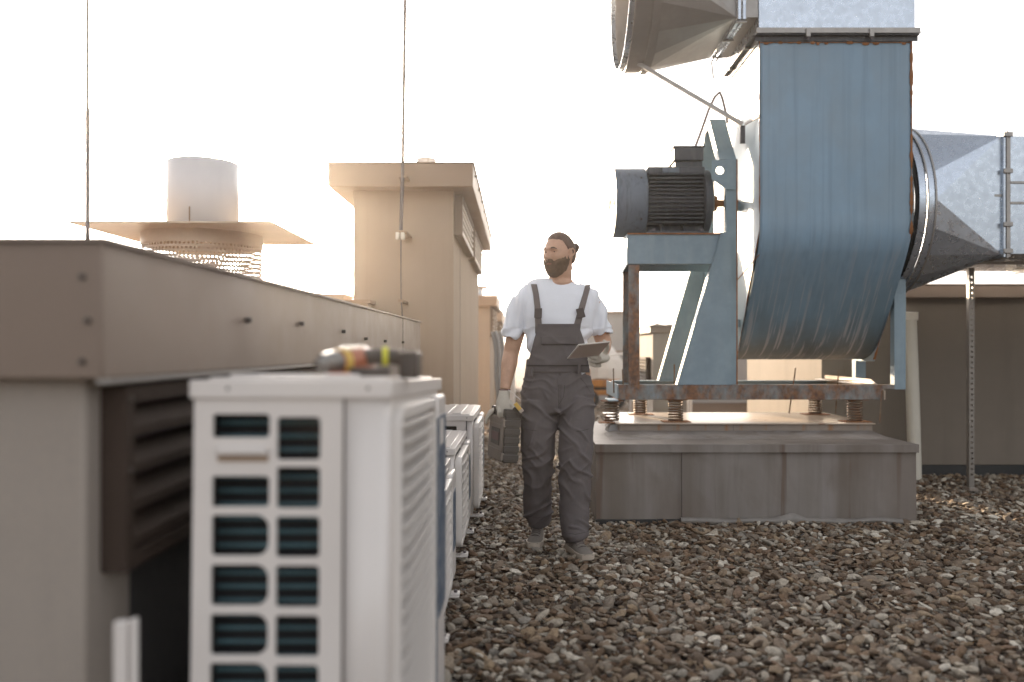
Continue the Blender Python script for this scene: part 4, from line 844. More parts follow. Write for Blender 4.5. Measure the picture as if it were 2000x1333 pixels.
# ---------------------------------------------------------------- the man
D = 4.70
man = thing('person', (px(1090, D), D, 0), 'bearded man with a hair bun in white shirt and grey bib overalls, walking', 'person')
S = D / F
def P3(u, v, dy=0.0, d=None):
    dd = D + dy if d is None else d
    return at(u, v, dd)
def remesh(mb, voxel, smooth_it, fn=None, name='x', mats='cotton', parent=None, rep=1.0, sub=0):
    off = worldloc(parent); me = mb.mesh('t', mats, off, True); o = bpy.data.objects.new('t', me); C.objects.link(o)
    r = o.modifiers.new('r', 'REMESH'); r.mode = 'VOXEL'; r.voxel_size = voxel; r.use_smooth_shade = True
    if smooth_it: s = o.modifiers.new('s', 'SMOOTH'); s.factor = .5; s.iterations = smooth_it
    dg = bpy.context.evaluated_depsgraph_get(); dg.update(); nm = bpy.data.meshes.new_from_object(o.evaluated_get(dg)); bpy.data.objects.remove(o)
    if fn:
        n = len(nm.vertices); co = np.empty(n * 3); no = np.empty(n * 3); nm.vertices.foreach_get('co', co); nm.vertices.foreach_get('normal', no)
        co = co.reshape(-1, 3); no = no.reshape(-1, 3); W_ = co + np.array(off); dsp = np.array([fn(Vector(p), Vector(q)) for p, q in zip(W_, no)])
        co = co + no * dsp[:, None]; nm.vertices.foreach_set('co', co.ravel())
    nm.polygons.foreach_set('use_smooth', [True] * len(nm.polygons)); nm.name = name; nm.update()
    if not len(nm.materials):
        nm.materials.append(MT[mats])
    return link(name, nm, parent)
def ring(u, v, hw, hd, dy=0.0):
    p = P3(u, v, dy); s = (D + dy) / F; return (p, hw * s, hd * s)
# --- body (skin)
# arm path points
shR, elR, wrR = P3(1022, 592, .03), P3(998, 690, .05), P3(986, 762, -.04)
shL, elL, wrL = P3(1156, 592, .03), P3(1180, 672, .06), P3(1175, 697, -.20)
b = MB()
b.loft([ring(1095, 600, 30, 25, .03), ring(1095, 566, 27, 24, .03), ring(1094, 550, 23, 22, .02), ring(1095, 530, 22, 22, .0), ring(1096, 510, 22, 24, 0)], 20, a_hint=(1, 0, 0))       # neck
b.loft([ring(1090, 720, 50, 30), ring(1090, 640, 54, 34, .02), ring(1092, 590, 60, 32, .03), ring(1094, 570, 40, 28, .03)], 20, a_hint=(1, 0, 0))
def arm(sh, el, wr, r):
    b.loft([(sh, r[0], r[0]), (sh.lerp(el, .5), r[1], r[1] * .95), (el, r[2], r[2]), (el.lerp(wr, .3), r[3], r[3] * .9), (el.lerp(wr, .7), r[4], r[4] * .88), (wr, r[5], r[5] * .85)], 16)
arm(shR, elR, wrR, (.06, .054, .046, .047, .036, .028)); arm(shL, elL, wrL, (.06, .052, .045, .044, .036, .028))
for s_ in ((1052, 760, 800), (1128, 760, 800)): b.loft([ring(s_[0], 720, 26, 26), ring(s_[0], 850, 20, 22), ring(s_[0], 1000, 12, 13, .1 if s_[0] < 1090 else -.12)], 14, a_hint=(1, 0, 0))
# --- head surface
HC = P3(1092.5, 498, -.01); yaw = math.radians(-44)    # facing: rotate -Y forward towards image left
def g(d, c, s):
    c = np.array(c, float); c /= np.linalg.norm(c); dd = d @ c; return np.exp(-((1 - dd) / s))
def head_surface(d, off=0.0):
    """d: n x 3 unit directions in head space (x right of face, y forward, z up) -> positions in head space"""
    x, y, z = d[:, 0], d[:, 1], d[:, 2]
    rx, ry, rz = .080, .102, .122
    r = 1 / np.sqrt((x / rx) ** 2 + (y / ry) ** 2 + (z / rz) ** 2)
    p = d * r[:, None]
    low = np.clip(-p[:, 2] / .118, 0, 1); p[:, 0] *= 1 - .17 * low ** 2.2
    p[:, 1] = np.where(p[:, 1] < 0, p[:, 1] * (1 - .38 * low), p[:, 1] * (1 - .02 * low))           # narrow nape
    face = np.clip(p[:, 1] / .098, 0, 1)
    p[:, 1] -= .010 * (face ** 3) * np.clip(1 - np.abs(x) * 1.4, 0, 1) * (z > -2)                    # flatten the face
    P_ = lambda cx, cz, sx, sz: np.exp(-((p[:, 0] - cx) / sx) ** 2 - ((p[:, 2] - cz) / sz) ** 2) * (y > 0)
    p[:, 1] += .008 * P_(0, .030, .045, .010) + .004 * (P_(-.03, .026, .02, .008) + P_(.03, .026, .02, .008))    # brow
    p[:, 1] -= .013 * (P_(-.031, .010, .016, .011) + P_(.031, .010, .016, .011))                    # sockets
    p[:, 1] += .035 * P_(0, -.024, .0090, .011) + .021 * P_(0, -.008, .0075, .016) + .009 * P_(0, .012, .007, .014) + .010 * (P_(-.013, -.029, .007, .007) + P_(.013, -.029, .007, .007))   # nose
    p[:, 1] += .006 * (P_(-.045, -.012, .018, .016) + P_(.045, -.012, .018, .016))                  # cheekbones
    p[:, 1] += .008 * P_(0, -.055, .022, .010) + .012 * P_(0, -.095, .030, .018)                    # lips, chin
    if off is not None and not np.isscalar(off) or (np.isscalar(off) and off): 
        nn = p / np.linalg.norm(p, axis=1)[:, None]; p = p + nn * (off[:, None] if not np.isscalar(off) else off)
    return p
def to_world(p):
    c, s = math.cos(yaw), math.sin(yaw); x, y, z = p[:, 0], p[:, 1], p[:, 2]
    # head x -> image left/right; forward y -> -Y world, rotated by yaw
    X = -x; Y = -y
    return np.stack([HC.x + X * c - Y * s * -1 * -1, HC.y + X * s + Y * c, HC.z + z], 1)
NU, NV = 72, 56
th = (np.arange(NU) / NU) * 2 * math.pi; ph = (np.arange(NV + 1) + .05) / (NV + .1) * math.pi
TH, PH = np.meshgrid(th, ph); DR = np.stack([np.sin(PH) * np.cos(TH), np.sin(PH) * np.sin(TH), np.cos(PH)], -1).reshape(-1, 3)
def shell(off): 
    w_ = to_world(head_surface(DR, off)); return [[Vector(w_[j * NU + i]) for i in range(NU)] for j in range(NV + 1)]
b.rings(shell(0.0))
b.ball(P3(1094.5, 554, .02), (26 * S, 31 * S, 14 * S), 24, 14)
# ear
def hp(x, y, z): q = to_world(np.array([[x, y, z]]))[0]; return Vector(q)
for sx in (-1, 1):
    pts = [hp(sx * .080, .008, -.022), hp(sx * .090, -.004, -.016), hp(sx * .099, -.017, .002), hp(sx * .100, -.018, .018), hp(sx * .096, -.006, .030), hp(sx * .090, .006, .024), hp(sx * .084, .010, .008)]
    b.tube(pts, .0055, 8); b.ball(hp(sx * .084, -.002, .004), (.008, .012, .020), 10, 8); b.ball(hp(sx * .086, .004, -.024), (.007, .007, .008), 8, 6)
remesh(b, .0042, 2, name='body', mats='skin', parent=man)
# hair cap and beard: shells that rise above the skin only inside their region
X_, Y_, Z_ = DR[:, 0], DR[:, 1], DR[:, 2]; P0 = head_surface(DR, 0.0)
def soft(a_, w_): return np.clip(a_ / w_, -1, 1)
hl = .078 + .006 * np.cos(P0[:, 0] * 40) - 1.9 * np.clip(.040 - P0[:, 1], 0, .09)      # hairline drops behind the temples
hl = np.where(P0[:, 1] < .012, np.maximum(hl, .004), hl); hl = np.where(P0[:, 1] < -.028, -.050, hl); hl = hl + .005 * np.array([mnoise.noise(Vector(q) * 70) for q in P0])
mh = soft(P0[:, 2] - hl, .010)
ear = np.exp(-((P0[:, 1] + .006) / .019) ** 2 - ((P0[:, 2] - .002) / .027) ** 2) * (np.abs(P0[:, 0]) > .05); mh = np.minimum(mh, 1 - 3.2 * ear)
strand = .0022 * np.sin(TH.ravel() * 0 + np.arctan2(P0[:, 0], P0[:, 2]) * 46) * (mh > .5)
offh = np.where(mh > 0, mh * .0085, mh * .012) + strand * .5
b2 = MB(); b2.rings(shell(offh)); hr = b2.build('hair', 'hair', man)
bun = hp(.0, -.136, .048); b2 = MB()
for k in range(4): b2.ball(bun + Vector((.004 * math.cos(k * 1.7), .006 * math.sin(k * 2.1), .006 * math.cos(k * 2.6))), (.024, .024, .025), 14, 10)
b2.build('hair_bun', 'hair', hr)
b2 = MB(); random.seed(5)
for k in range(12):
    a0 = hp(random.uniform(-.03, .03), -.062, -.045); b2.tube([a0, a0 + Vector((.012, .0, -.025)), a0 + Vector((.020 + random.uniform(-.01, .014), random.uniform(-.01, .01), -.045 + random.uniform(-.012, .01)))], .0018, 5)
b2.build('loose_strands', 'hair', hr)
bl = np.maximum(np.where(np.abs(P0[:, 0]) < .030, -.036, -.046 + .55 * np.clip(np.abs(P0[:, 0]) - .030, 0, .06)), -.06)
bl = np.where(P0[:, 1] < .026, -.046 + 3.2 * (.026 - P0[:, 1]), bl); bl = np.minimum(bl, .03)                                       # sideburn
bl = bl + .008 * np.array([mnoise.noise(Vector(q) * 60 + Vector((4, 0, 0))) for q in P0])
mb_ = soft(np.minimum(bl - P0[:, 2], np.minimum(P0[:, 1] + .002 - .25 * np.clip(P0[:, 2], 0, 1), 1)), .009)
mb_ = np.minimum(mb_, 1 - 3.0 * ear)
mouth = np.exp(-(P0[:, 0] / .020) ** 2 - ((P0[:, 2] + .057) / .0055) ** 2) * (Y_ > 0)
nz_ = np.array([mnoise.noise(Vector(q) * 90) for q in P0])
offb = np.where(mb_ > 0, mb_ * (.011 + .016 * np.clip((-P0[:, 2] - .05) / .05, 0, 1) * np.clip(P0[:, 1] / .06, 0, 1)) + .003 * nz_, mb_ * .012) - .022 * mouth
b2 = MB(); b2.rings(shell(offb)); b2.build('beard', 'beard', man)
b2 = MB(); b2.tube([hp(-.018, .086, -.059), hp(-.008, .091, -.058), hp(0, .092, -.0585), hp(.008, .091, -.058), hp(.018, .086, -.059)], .0045, 8); b2.build('lips', 'lips', man)
for sx in (-1, 1):
    b2 = MB(); b2.ball(hp(sx * .031, .0695, .009), .0115, 14, 10); ey = b2.build('eye', 'eye_white', man)
    b2 = MB(); b2.ball(hp(sx * .031 - .001, .0765, .0085), .0056, 10, 8); b2.build('iris', 'iris', ey)
    b2 = MB(); b2.tube([hp(sx * .019, .081, .0125), hp(sx * .031, .0835, .0145), hp(sx * .043, .075, .0110)], .0042, 6); b2.build('eyelid', 'skin', ey)
    b2 = MB(); b2.loft([(hp(sx * .012, .093, .027), .002, .003), (hp(sx * .022, .0945, .030), .003, .0045), (hp(sx * .036, .090, .031), .003, .004), (hp(sx * .050, .078, .024), .0015, .002)], 8); b2.build('eyebrow', 'hair', man)

# --- shirt
TORSO = [(549, 1096, 27, 22, .035), (554, 1095, 44, 27, .035), (560, 1094, 58, 31, .03), (569, 1092, 68, 35, .03), (582, 1090, 73, 38, .02), (600, 1090, 72, 41, .01), (625, 1089, 69, 44, 0), (655, 1089, 62, 43, 0), (690, 1090, 57, 41, 0), (725, 1090, 58, 41, 0), (750, 1090, 60, 42, 0)]
def torso_y(u, v, extra=0.0, wide=0.0):
    vs = [t[0] for t in TORSO]; c, hw, hd, dy = (np.interp(v, vs, [t[k] for t in TORSO]) for k in (1, 2, 3, 4))
    q = max(0.0, 1 - ((u - c) / (hw + wide)) ** 2); return dy - (hd * math.sqrt(q)) * S - extra
t = MB(); t.loft([ring(c, v, hw, hd, dy) for v, c, hw, hd, dy in TORSO], 36, a_hint=(1, 0, 0))
def sleeve(sh, el, end, r0, r1):
    e = sh.lerp(el, end); t.loft([(sh + Vector((0, 0, .02)), r0 * .75, r0 * .8), (sh, r0, r0), (sh.lerp(el, end * .5), (r0 + r1) / 2 + .004, (r0 + r1) / 2), (sh.lerp(el, end * .93), r1, r1 * .95), (e, r1 + .001, r1 * .96)], 24)
t.loft([(P3(1060, 572, .03), .07, .06), (P3(1036, 580, .03), .074, .066), (P3(1020, 592, .03), .074, .068), (P3(1008, 622, .035), .073, .066), (P3(1000, 650, .035), .073, .066), (P3(999, 660, .035), .074, .066)], 24)
t.loft([(P3(1125, 572, .03), .07, .06), (P3(1146, 580, .03), .074, .066), (P3(1157, 594, .03), .068, .066), (P3(1166, 620, .035), .066, .062), (P3(1175, 648, .03), .064, .06), (P3(1177, 655, .03), .064, .06)], 24)
def shirt_fold(p, n):
    u, v = VX + p.x / p.y * F, VY + (H - p.z) / p.y * F
    q = Vector((p.x * 9 + p.z * 5, p.y * 7, p.z * 9 - p.x * 6)); f = mnoise.noise(q) * .005
    drape = 0
    if u < 1030 or u > 1150: drape = .006 * math.sin(u * .30 + v * .05 + 2 * mnoise.noise(q * .6))
    if 640 < v < 760 and (u < 1050 or u > 1135): drape += .006 * math.sin((v + (u - 1090) * .6) * .22 + 3 * mnoise.noise(q * .5))
    return f * 1.4 + drape * 1.3
shirt = remesh(t, .0065, 3, shirt_fold, 'shirt', 'cotton', man)
b2 = MB(); pts = []
for i in range(41):
    a_ = 2 * math.pi * i / 40; pts.append(P3(1094.5 + 26.5 * math.cos(a_), 553 - 13 * math.sin(a_) * (1 if math.sin(a_) < 0 else .3), .02 + math.sin(a_) * (26 if math.sin(a_) < 0 else 18) * S))
b2.tube(pts, .0055, 8); b2.build('neckband', 'cotton', shirt)
from mathutils.bvhtree import BVHTree
_off = worldloc(man); _bv = BVHTree.FromPolygons([v.co + _off for v in shirt.data.vertices], [tuple(p.vertices) for p in shirt.data.polygons])
def shirt_y(u, v, extra):
    o_ = at(u, v, 3.5); d_ = (at(u, v, 5.5) - o_).normalized(); h_ = _bv.ray_cast(o_, d_)[0]
    return (h_.y if h_ is not None else D + .03) - D - extra
# --- overalls
t = MB()
t.loft([ring(1089, 705, 60, 43), ring(1088, 722, 62, 44), ring(1088, 745, 67, 46), ring(1089, 765, 71, 47), ring(1090, 790, 72, 46), ring(1090, 806, 70, 42)], 40, a_hint=(1, 0, 0))
def legp(L_): t.loft([(P3(u, v, dy), hw * (D + dy) / F, hd * (D + dy) / F) for u, v, hw, hd, dy in L_], 28, a_hint=(1, 0, 0))
LR = [(1054, 785, 37, 42, 0), (1053, 820, 36.5, 40, -.01), (1051, 860, 34.5, 36, -.02), (1051, 900, 31.5, 33, -.01), (1050, 940, 28, 31, .04), (1050, 975, 28.5, 30, .09), (1051, 1002, 28, 31, .13), (1054, 1018, 24, 29, .15)]
LL_ = [(1126, 785, 35, 42, -.01), (1127, 820, 35.5, 40, -.04), (1125, 860, 34.5, 37, -.08), (1124, 900, 33, 34, -.11), (1123, 940, 32.5, 32, -.10), (1122, 985, 30, 31, -.10), (1122, 1020, 29, 31, -.11), (1124, 1046, 27.5, 33, -.12), (1127, 1056, 22, 30, -.125)]
legp(LR); legp(LL_)
def cloth_fold(p, n):
    u, v = VX + p.x / p.y * F, VY + (H - p.z) / p.y * F
    left = u < 1091; w_ = mnoise.noise(Vector((p.x * 5, p.y * 5, p.z * 5)))
    base = .0045 * mnoise.noise(Vector((p.x * 11, p.y * 9, p.z * 13)))
    sgn = 1 if left else -1
    def bundle(vc, sp, fr, amp, tilt):
        e_ = math.exp(-((v - vc) / sp) ** 2) * min(1, max(0, .5 + 1.8 * mnoise.noise(Vector((u * .035, v * .03, vc)))))
        ph_ = (v + sgn * tilt * (u - (1052 if left else 1125))) * fr + 2.6 * mnoise.noise(Vector((u * .025, v * .02, 3.3 + sgn + tilt)))
        r_ = 1 - abs(math.sin(ph_)) ; return e_ * amp * (r_ ** 2.2 * 2.6 - .6)
    f = base
    f += bundle(905, 36, .10, .0062, .75) + bundle(915, 40, .085, .0045, -.9) + bundle(1003 if left else 1038, 20, .17, .0070, .5) + bundle(960, 36, .08, .0045, .9)
    f += bundle(800, 34, .115, .0052, -.75) + bundle(850, 34, .09, .0040, .8) + bundle(745, 22, .16, .0045, -.3) * (.6)
    if abs(u - 1093) < 2.2 and 730 < v < 800 and n.y < -.3: f -= .004
    return 1.35 * f * (1.0 if n.y < .3 else .6)
ov = remesh(t, .0062, 2, cloth_fold, 'overalls', 'fabric_grey', man)
# bib: patch in front of the shirt
def patch(rows, nu, extra, name, mat, parent, fold=None, thick=.003, wide=5):
    vs = np.linspace(rows[0][0], rows[-1][0], 36); m = MB(); R_ = []
    for v in vs:
        a_ = np.interp(v, [r[0] for r in rows], [r[1] for r in rows]); c_ = np.interp(v, [r[0] for r in rows], [r[2] for r in rows]); L_ = []
        for i in range(nu + 1):
            u = a_ + (c_ - a_) * i / nu; y = torso_y(u, v, extra, wide)
            if fold: y -= fold(u, v)
            L_.append(P3(u, v, y))
        R_.append(L_)
    m.rings(R_, caps=False, closed=False); o = m.build(name, mat, parent); s_ = o.modifiers.new('s', 'SOLIDIFY'); s_.thickness = thick; s_.offset = 1 ; return o
def bfold(u, v):
    e_ = .0035 * mnoise.noise(Vector((u * .04 + v * .03, v * .045, 1))) ; r_ = 1 - abs(math.sin((v * .8 - (u - 1090) * .7) * .075 + 2.2 * mnoise.noise(Vector((u * .02, v * .03, 9)))))
    edge = min(1, max(0, (v - 640) / 20)); return e_ + .006 * (r_ ** 2) * edge
bib = patch([(634, 1051, 1131), (645, 1049, 1133), (662, 1044, 1139), (690, 1037, 1146), (712, 1031, 1149), (728, 1026, 1151)], 34, .010, 'bib', 'fabric_grey', ov, bfold)
patch([(633, 1050.5, 1131.5), (637, 1050.5, 1132)], 24, .015, 'bib_hem', 'fabric_grey', bib)
patch([(657, 1057, 1127), (672, 1057, 1127)], 24, .020, 'pocket_flap', 'fabric_grey', bib, bfold, .004); patch([(672.6, 1057, 1127), (673.6, 1057, 1127)], 24, .0215, 'stitching', 'stitch', bib, bfold, .002)
patch([(713, 1030, 1150), (716, 1030, 1150)], 24, .018, 'waist_seam', 'stitch', bib, bfold, .002)
for ua, ub, v0, v1 in ((1034, 1041, 718, 736), (1128, 1134, 712, 730)):
    patch([(v0, ua, ub), (v1, ua - 1, ub)], 4, .036 if v0 > 715 else .034, 'belt_loop', 'fabric_grey', ov, None, .004)
_ob = BVHTree.FromPolygons([v.co + _off for v in ov.data.vertices], [tuple(p.vertices) for p in ov.data.polygons])
def seam(pts, name='seam', r=.0016, mat='stitch', n=14):
    q_ = []
    for i in range(n + 1):
        t_ = i / n * (len(pts) - 1); k_ = min(int(t_), len(pts) - 2); f_ = t_ - k_; u = pts[k_][0] * (1 - f_) + pts[k_ + 1][0] * f_; v = pts[k_][1] * (1 - f_) + pts[k_ + 1][1] * f_
        o_ = at(u, v, 3.5); h_ = _ob.ray_cast(o_, (at(u, v, 5.5) - o_).normalized())[0]
        if h_ is not None: q_.append(h_)
    if len(q_) > 3: MB().tube(q_, r, 5).build(name, mat, ov)
seam([(1090.5, 736), (1090, 765), (1091, 798)]); seam([(1103, 752), (1101, 775), (1092, 790)])
seam([(1044, 738), (1036, 752), (1024, 768)], r=.003, mat='fabric_grey'); seam([(1134, 738), (1145, 752), (1154, 768)], r=.003, mat='fabric_grey')
seam([(1024, 838), (1040, 841), (1048, 842)]); seam([(1150, 838), (1136, 842), (1126, 843)]); seam([(1028, 1008), (1050, 1012), (1074, 1008)]); seam([(1101, 1040), (1124, 1044), (1148, 1039)])
# fly
m = MB(); m.prism([P3(1090, 735, -.135), P3(1104, 735, -.133), P3(1102, 752, -.138), P3(1090, 752, -.140)], (0, -.004, 0)); m.build('fly_tab', 'fabric_grey', ov)
# straps
def strap(pts, hw, nm):
    m = MB(); R_ = []
    for i in range(25):
        q = i / 24; v = np.interp(q, np.linspace(0, 1, len(pts)), [p[1] for p in pts]); u = np.interp(q, np.linspace(0, 1, len(pts)), [p[0] for p in pts]); h = np.interp(q, np.linspace(0, 1, len(pts)), [p[2] for p in pts])
        R_.append([P3(u + h * k, v, shirt_y(u + h * k, v, .0045)) for k in (-1, -.5, 0, .5, 1)])
    m.rings(R_, caps=False, closed=False); o = m.build(nm, 'strap_grey', ov); s_ = o.modifiers.new('s', 'SOLIDIFY'); s_.thickness = .004; s_.offset = 1; return o
s1 = strap([(1043, 556, 5.5), (1047, 575, 5.5), (1050, 600, 5.8), (1052, 634, 6.2), (1055, 652, 9)], 6, 'strap'); s2 = strap([(1149, 556, 5.5), (1144, 575, 5.5), (1137, 600, 6), (1128, 634, 6.5), (1124, 648, 9)], 6, 'strap')
for (u, v, s, tl) in ((1051, 612, s1, .04), (1134, 612, s2, -.27)):
    m = MB(); y = torso_y(u, v, .019, 4); c_ = P3(u, v, y); ux = Vector((math.cos(tl), 0, -math.sin(tl))); uz = Vector((math.sin(tl), 0, math.cos(tl)))
    m.prism([c_ + ux * a_ + uz * b_ for a_, b_ in ((-.021, -.028), (.021, -.028), (.021, .028), (-.021, .028))], (0, -.012, 0)); bk = m.build('buckle', 'buckle', s, bevel=.003)
    for bz in (-.022, .02):
        m = MB(); m.prism([c_ + Vector((0, -.0125, 0)) + ux * a_ + uz * b_ for a_, b_ in ((-.023, bz - .003), (.023, bz - .003), (.023, bz + .003), (-.023, bz + .003))], (0, -.003, 0)); m.build('buckle_bar', 'strap_grey', bk) if False else None
# --- hands in gloves
def hand_loft(m, pts, rs, n=10):
    m.loft([(p, r, r) for p, r in zip(pts, rs)], n); m.ball(pts[-1], rs[-1], 8, 6)
g_ = MB()    # hand holding the case (image left): cuff, palm, four fingers curling over the handle, thumb
w0 = P3(986, 764, -.04)
g_.loft([(w0 + Vector((0, 0, .004)), .032, .028), (P3(984, 776, -.05), .034, .028), (P3(983, 786, -.055), .043, .030), (P3(984, 797, -.06), .045, .028), (P3(985, 805, -.065), .040, .024)], 18, a_hint=(1, 0, 0))
for k in range(4):
    x0 = 975 + k * 7.5; y0 = -.075 + .008 * k
    hand_loft(g_, [P3(x0, 797, y0), P3(x0 - 1, 806, y0 - .012), P3(x0 - 1, 813 - abs(k - 1.5), y0 - .006), P3(x0 + 1, 816 - abs(k - 1.5), y0 + .014), P3(x0 + 2, 812, y0 + .03)], [.0115, .0112, .0105, .0098, .009])
hand_loft(g_, [P3(995, 784, -.06), P3(1002, 795, -.075), P3(1001, 806, -.085), P3(996, 812, -.09)], [.014, .0125, .0115, .0105])
gr_ = remesh(g_, .0035, 1, None, 'glove', 'glove', man)
m = MB(); m.loft([(w0 + Vector((0, 0, .004)), .0335, .0295), (w0 + Vector((0, 0, .010)), .0325, .0285)], 18, a_hint=(1, 0, 0)); m.build('cuff_band', 'cuff', gr_)
g_ = MB()    # hand under the tablet: palm to the right, fingers across its back
g_.loft([(wrL, .030, .027), (P3(1180, 699, -.24), .034, .026), (P3(1173, 701, -.28), .040, .027), (P3(1165, 701, -.305), .036, .024)], 16)
for k in range(4):
    v0 = 690 + k * 7.2; dd = -.315 + .020 * k
    hand_loft(g_, [P3(1172, v0 + 2, dd + .02), P3(1163, v0 + 1 + k * .6, dd - .012), P3(1154, v0 + .5, dd - .010), P3(1147 + k * 1.6, v0 - 1.5, dd + .006)], [.0125, .0115, .0105, .0092])
hand_loft(g_, [P3(1181, 692, -.27), P3(1186, 681, -.31), P3(1186, 672, -.345), P3(1180, 667, -.36)], [.0135, .012, .011, .0095])
gl_ = remesh(g_, .0035, 1, None, 'glove', 'glove', man)
# --- shoes
def shoe(u, v, dy, yaw_, s=1.0):
    c_ = P3(u, v, dy); c_.z = 0.0; fw = Vector((math.sin(yaw_), -math.cos(yaw_), 0)); sd = Vector((fw.y, -fw.x, 0)) * -1; L_ = .29 * s
    def prof(q): return np.interp(q, [0, .05, .2, .45, .7, .88, .97, 1], [.024, .034, .037, .040, .050, .047, .034, .018])
    sole = MB(); up = MB(); R0 = []; 
    for zf, k in ((.0, .96), (.006, 1.0), (.026, 1.0), (.03, .98)):
        out = []
        for i in range(48):
            a_ = 2 * math.pi * i / 48; q = .5 - .5 * math.cos(a_); w_ = prof(q) * (1 if math.sin(a_) >= 0 else -1) * min(1, abs(math.sin(a_)) * 3 + .0)
            out.append(c_ + fw * ((q - .28) * L_) + sd * w_ * k + Vector((0, 0, zf + .004)))
        R0.append(out)
    sole.rings(R0); so = sole.build('sole', 'rubber_white', man)
    rr = []
    for q in np.linspace(.015, .985, 22):
        hgt = np.interp(q, [0, .06, .2, .36, .5, .65, .8, .92, 1], [.075, .092, .092, .088, .074, .058, .050, .042, .028]); wv = prof(q) * .96
        out = []
        for i in range(20):
            a_ = math.pi * i / 19; cx_ = math.cos(a_) ; sx_ = math.sin(a_) ** .62
            out.append(c_ + fw * ((q - .28) * L_) + sd * wv * (cx_ * (.62 + .38 * (1 - sx_ * .8))) + Vector((0, 0, .028 + (hgt - .024) * sx_)))
        rr.append(out)
    up.rings(rr); ob = up.build('shoe', 'suede', man)
    tn = MB(); tn.rings([[c_ + fw * ((q - .28) * L_) + sd * x_ + Vector((0, 0, zz)) for x_, zz in ((-.019, hh + .001), (-.010, hh + .0075), (.010, hh + .0075), (.019, hh + .001))] for q, hh in ((.34, .085), (.45, .076), (.56, .064), (.66, .055))], caps=False, closed=False); tn.build('tongue', 'suede', ob)
    for k in range(5):
        q = .38 + .058 * k; hh = np.interp(q, [.34, .45, .56, .66], [.098, .088, .076, .066]); m = MB()
        m.tube([c_ + fw * ((q - .28) * L_) + sd * x_ + Vector((0, 0, hh - (abs(x_) / .024) ** 2 * .008)) for x_ in (-.026, -.012, 0, .012, .026)], .0028, 6); m.build('lace', 'strap_grey', ob)
    m = MB(); q = .72
    m.tube([c_ + fw * ((q - .28 - .05 * (abs(x_) / .04) ** 2) * L_) + sd * x_ + Vector((0, 0, .061 - (abs(x_) / .04) ** 2 * .022)) for x_ in np.linspace(-.042, .042, 11)], .0018, 5); m.build('toe_seam', 'stitch', ob)
    return ob
shoe(1050, 1035, .15, math.radians(-8), .98)
shoe(1122, 1060, -.12, math.radians(18), 1.0)

# ---------------------------------------------------------------- tablet and tool case
tb_ = thing('tablet', tuple(P3(1150, 688, -.4)), 'slim brown-backed tablet held up in the gloved hand of the man', 'tablet')
A_, B_, C_, D_ = P3(1130, 673.5, -.46), P3(1192, 667.5, -.43), P3(1170, 694, -.315), P3(1108, 701, -.335)
nrm = (B_ - A_).cross(D_ - A_).normalized();  nrm = nrm if nrm.z < 0 else -nrm
ctr = (A_ + B_ + C_ + D_) / 4
def tq(k, o_): return [ctr + (p - ctr) * k + nrm * o_ for p in (A_, B_, C_, D_)]
m = MB(); m.rings([tq(1.0, -.004), tq(1.0, .003)]); m.build('frame', 'tablet_edge', tb_, bevel=.0025)
m = MB(); m.rings([tq(.975, .0032), tq(.965, .0045)]); m.build('back', 'tablet_back', tb_, bevel=.0008)
m = MB(); m.rings([tq(.93, -.0042), tq(.93, -.0048)]); m.build('screen', 'screen', tb_)
cl = tq(.9, .005)[0]; m = MB(); m.cyl(cl, cl + nrm * .0015, .004, n=10); m.build('lens', 'screen', tb_)

cs = thing('tool_case', tuple(P3(985, 850, -.05)), 'dark plastic tool case with a carry handle, hanging from the left-hand glove in the photo', 'tool case')
# axes: n = broad-face normal (towards camera left), b = breadth (into depth), up slightly tilted
upv = Vector((.07, 0, 1)).normalized(); bn_ = Vector((-.34, .94, .0)).normalized(); bn_ = (bn_ - upv * bn_.dot(upv)).normalized(); nn_ = upv.cross(bn_).normalized()
if nn_.x > 0: nn_ = -nn_
o0 = P3(1000, 853, -.12)      # centre of the narrow near side
def cb_(x0, x1, y0, y1, z0, z1, m):    # x thickness across (-n), y breadth away, z up
    q = [o0 - nn_ * x + bn_ * y + upv * z for x, y, z in ((x0, y0, z0), (x1, y0, z0), (x1, y1, z0), (x0, y1, z0), (x0, y0, z1), (x1, y0, z1), (x1, y1, z1), (x0, y1, z1))]; m.hexa(q)
Bd, Ht, Tk = .27, .150, .044
m = MB(); cb_(-Tk, Tk, .0, Bd, -Ht, Ht - .045, m); cb_(-Tk, Tk, .0, .055, Ht - .045, Ht, m); cb_(-Tk, Tk, Bd - .055, Bd, Ht - .045, Ht, m); cb_(-Tk * .45, Tk * .45, .055, Bd - .055, Ht - .018, Ht, m); shell_ = m.build('shell', 'case_plastic', cs, bevel=.006)
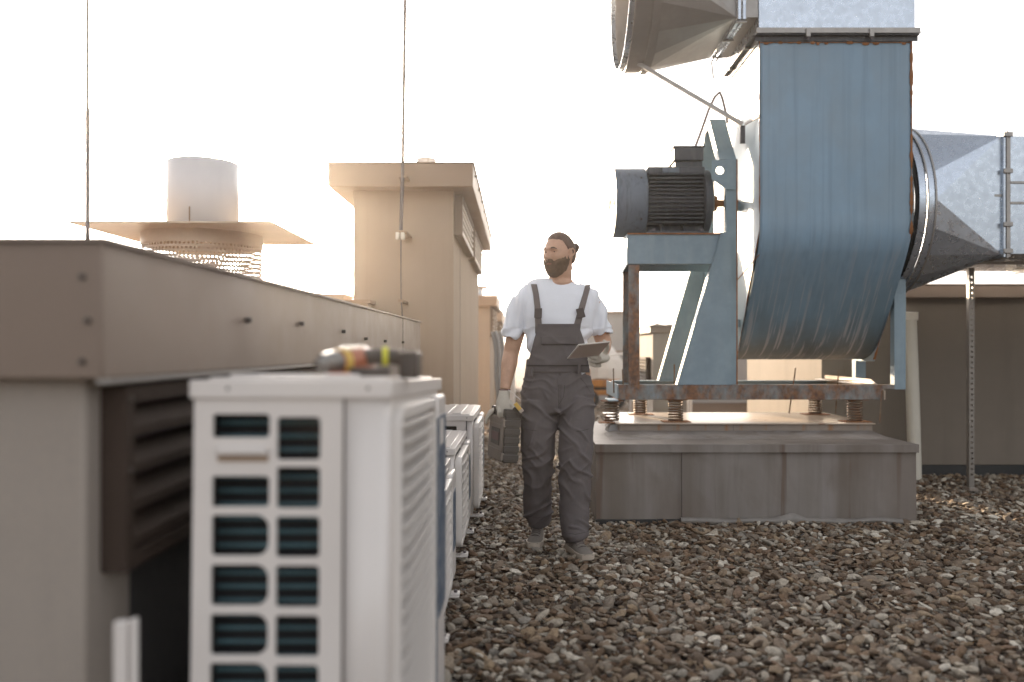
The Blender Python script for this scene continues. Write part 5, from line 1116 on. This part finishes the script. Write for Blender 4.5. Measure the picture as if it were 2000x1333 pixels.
for z in np.linspace(-Ht + .03, Ht - .03, 6):
    m = MB(); cb_(-Tk - .003, Tk + .003, -.004, .012, z - .017, z + .017, m); m.build('side_rib', 'case_plastic', cs, bevel=.003)
m = MB(); cb_(-Tk - .007, -Tk, .012, Bd - .006, -Ht + .006, Ht - .05, m); fcp = m.build('face_panel', 'case_face', cs, bevel=.003)
for z in (-.085, .055): m = MB(); cb_(-Tk - .011, -Tk - .007, .02, Bd - .01, z - .003, z + .003, m); m.build('face_rib', 'case_face', fcp)
m = MB(); cb_(-Tk - .011, -Tk - .007, .06, .21, -.06, .035, m); lg = m.build('badge_frame', 'case_plastic', fcp, bevel=.003); m = MB(); cb_(-Tk - .0125, -Tk - .011, .075, .195, -.035, .012, m); m.build('badge_frame', 'case_badge', fcp)
for z in (.07, -.115): m = MB(); cb_(-Tk - .014, -Tk + .004, -.002, .022, z - .02, z + .02, m); m.build('latch', 'case_face', cs, bevel=.002)
# tape with yellow tag and grey strap tucked between case and leg
tp_ = thing('tape_measure', tuple(P3(1013, 790, -.13)), 'small yellow-tipped tape clip poking out between the case and the trouser leg', 'tape')
m = MB(); m.bar(P3(1006, 788, -.14), P3(1018, 803, -.14), .022, .03, up=(0, 1, 0)); m.build('body', 'yellow', tp_, bevel=.003); m = MB(); m.bar(P3(1016, 800, -.14), P3(1020, 805, -.14), .024, .032, up=(0, 1, 0)); m.build('tip', 'rubber_white', tp_, bevel=.002)
m = MB(); m.bar(P3(1003, 797, -.12), P3(1018, 812, -.12), .02, .03, up=(0, 1, 0)); m.build('clip', 'black_plastic', tp_, bevel=.003); m = MB(); m.tube([P3(993, 762, -.07), P3(1003, 770, -.08), P3(1016, 781, -.09)], .0028, 6); m.build('cord', 'white_plastic', tp_)
rag = MB(); rag.loft([(P3(968, 798, .09), .012, .016), (P3(958, 806, .09), .016, .022), (P3(951, 818, .09), .013, .02), (P3(949, 828, .09), .006, .01)], 10); o = rag.build('strap_end', 'pvc'); tag(o, 'pale folded carrying strap drooping behind the tool case', 'strap')
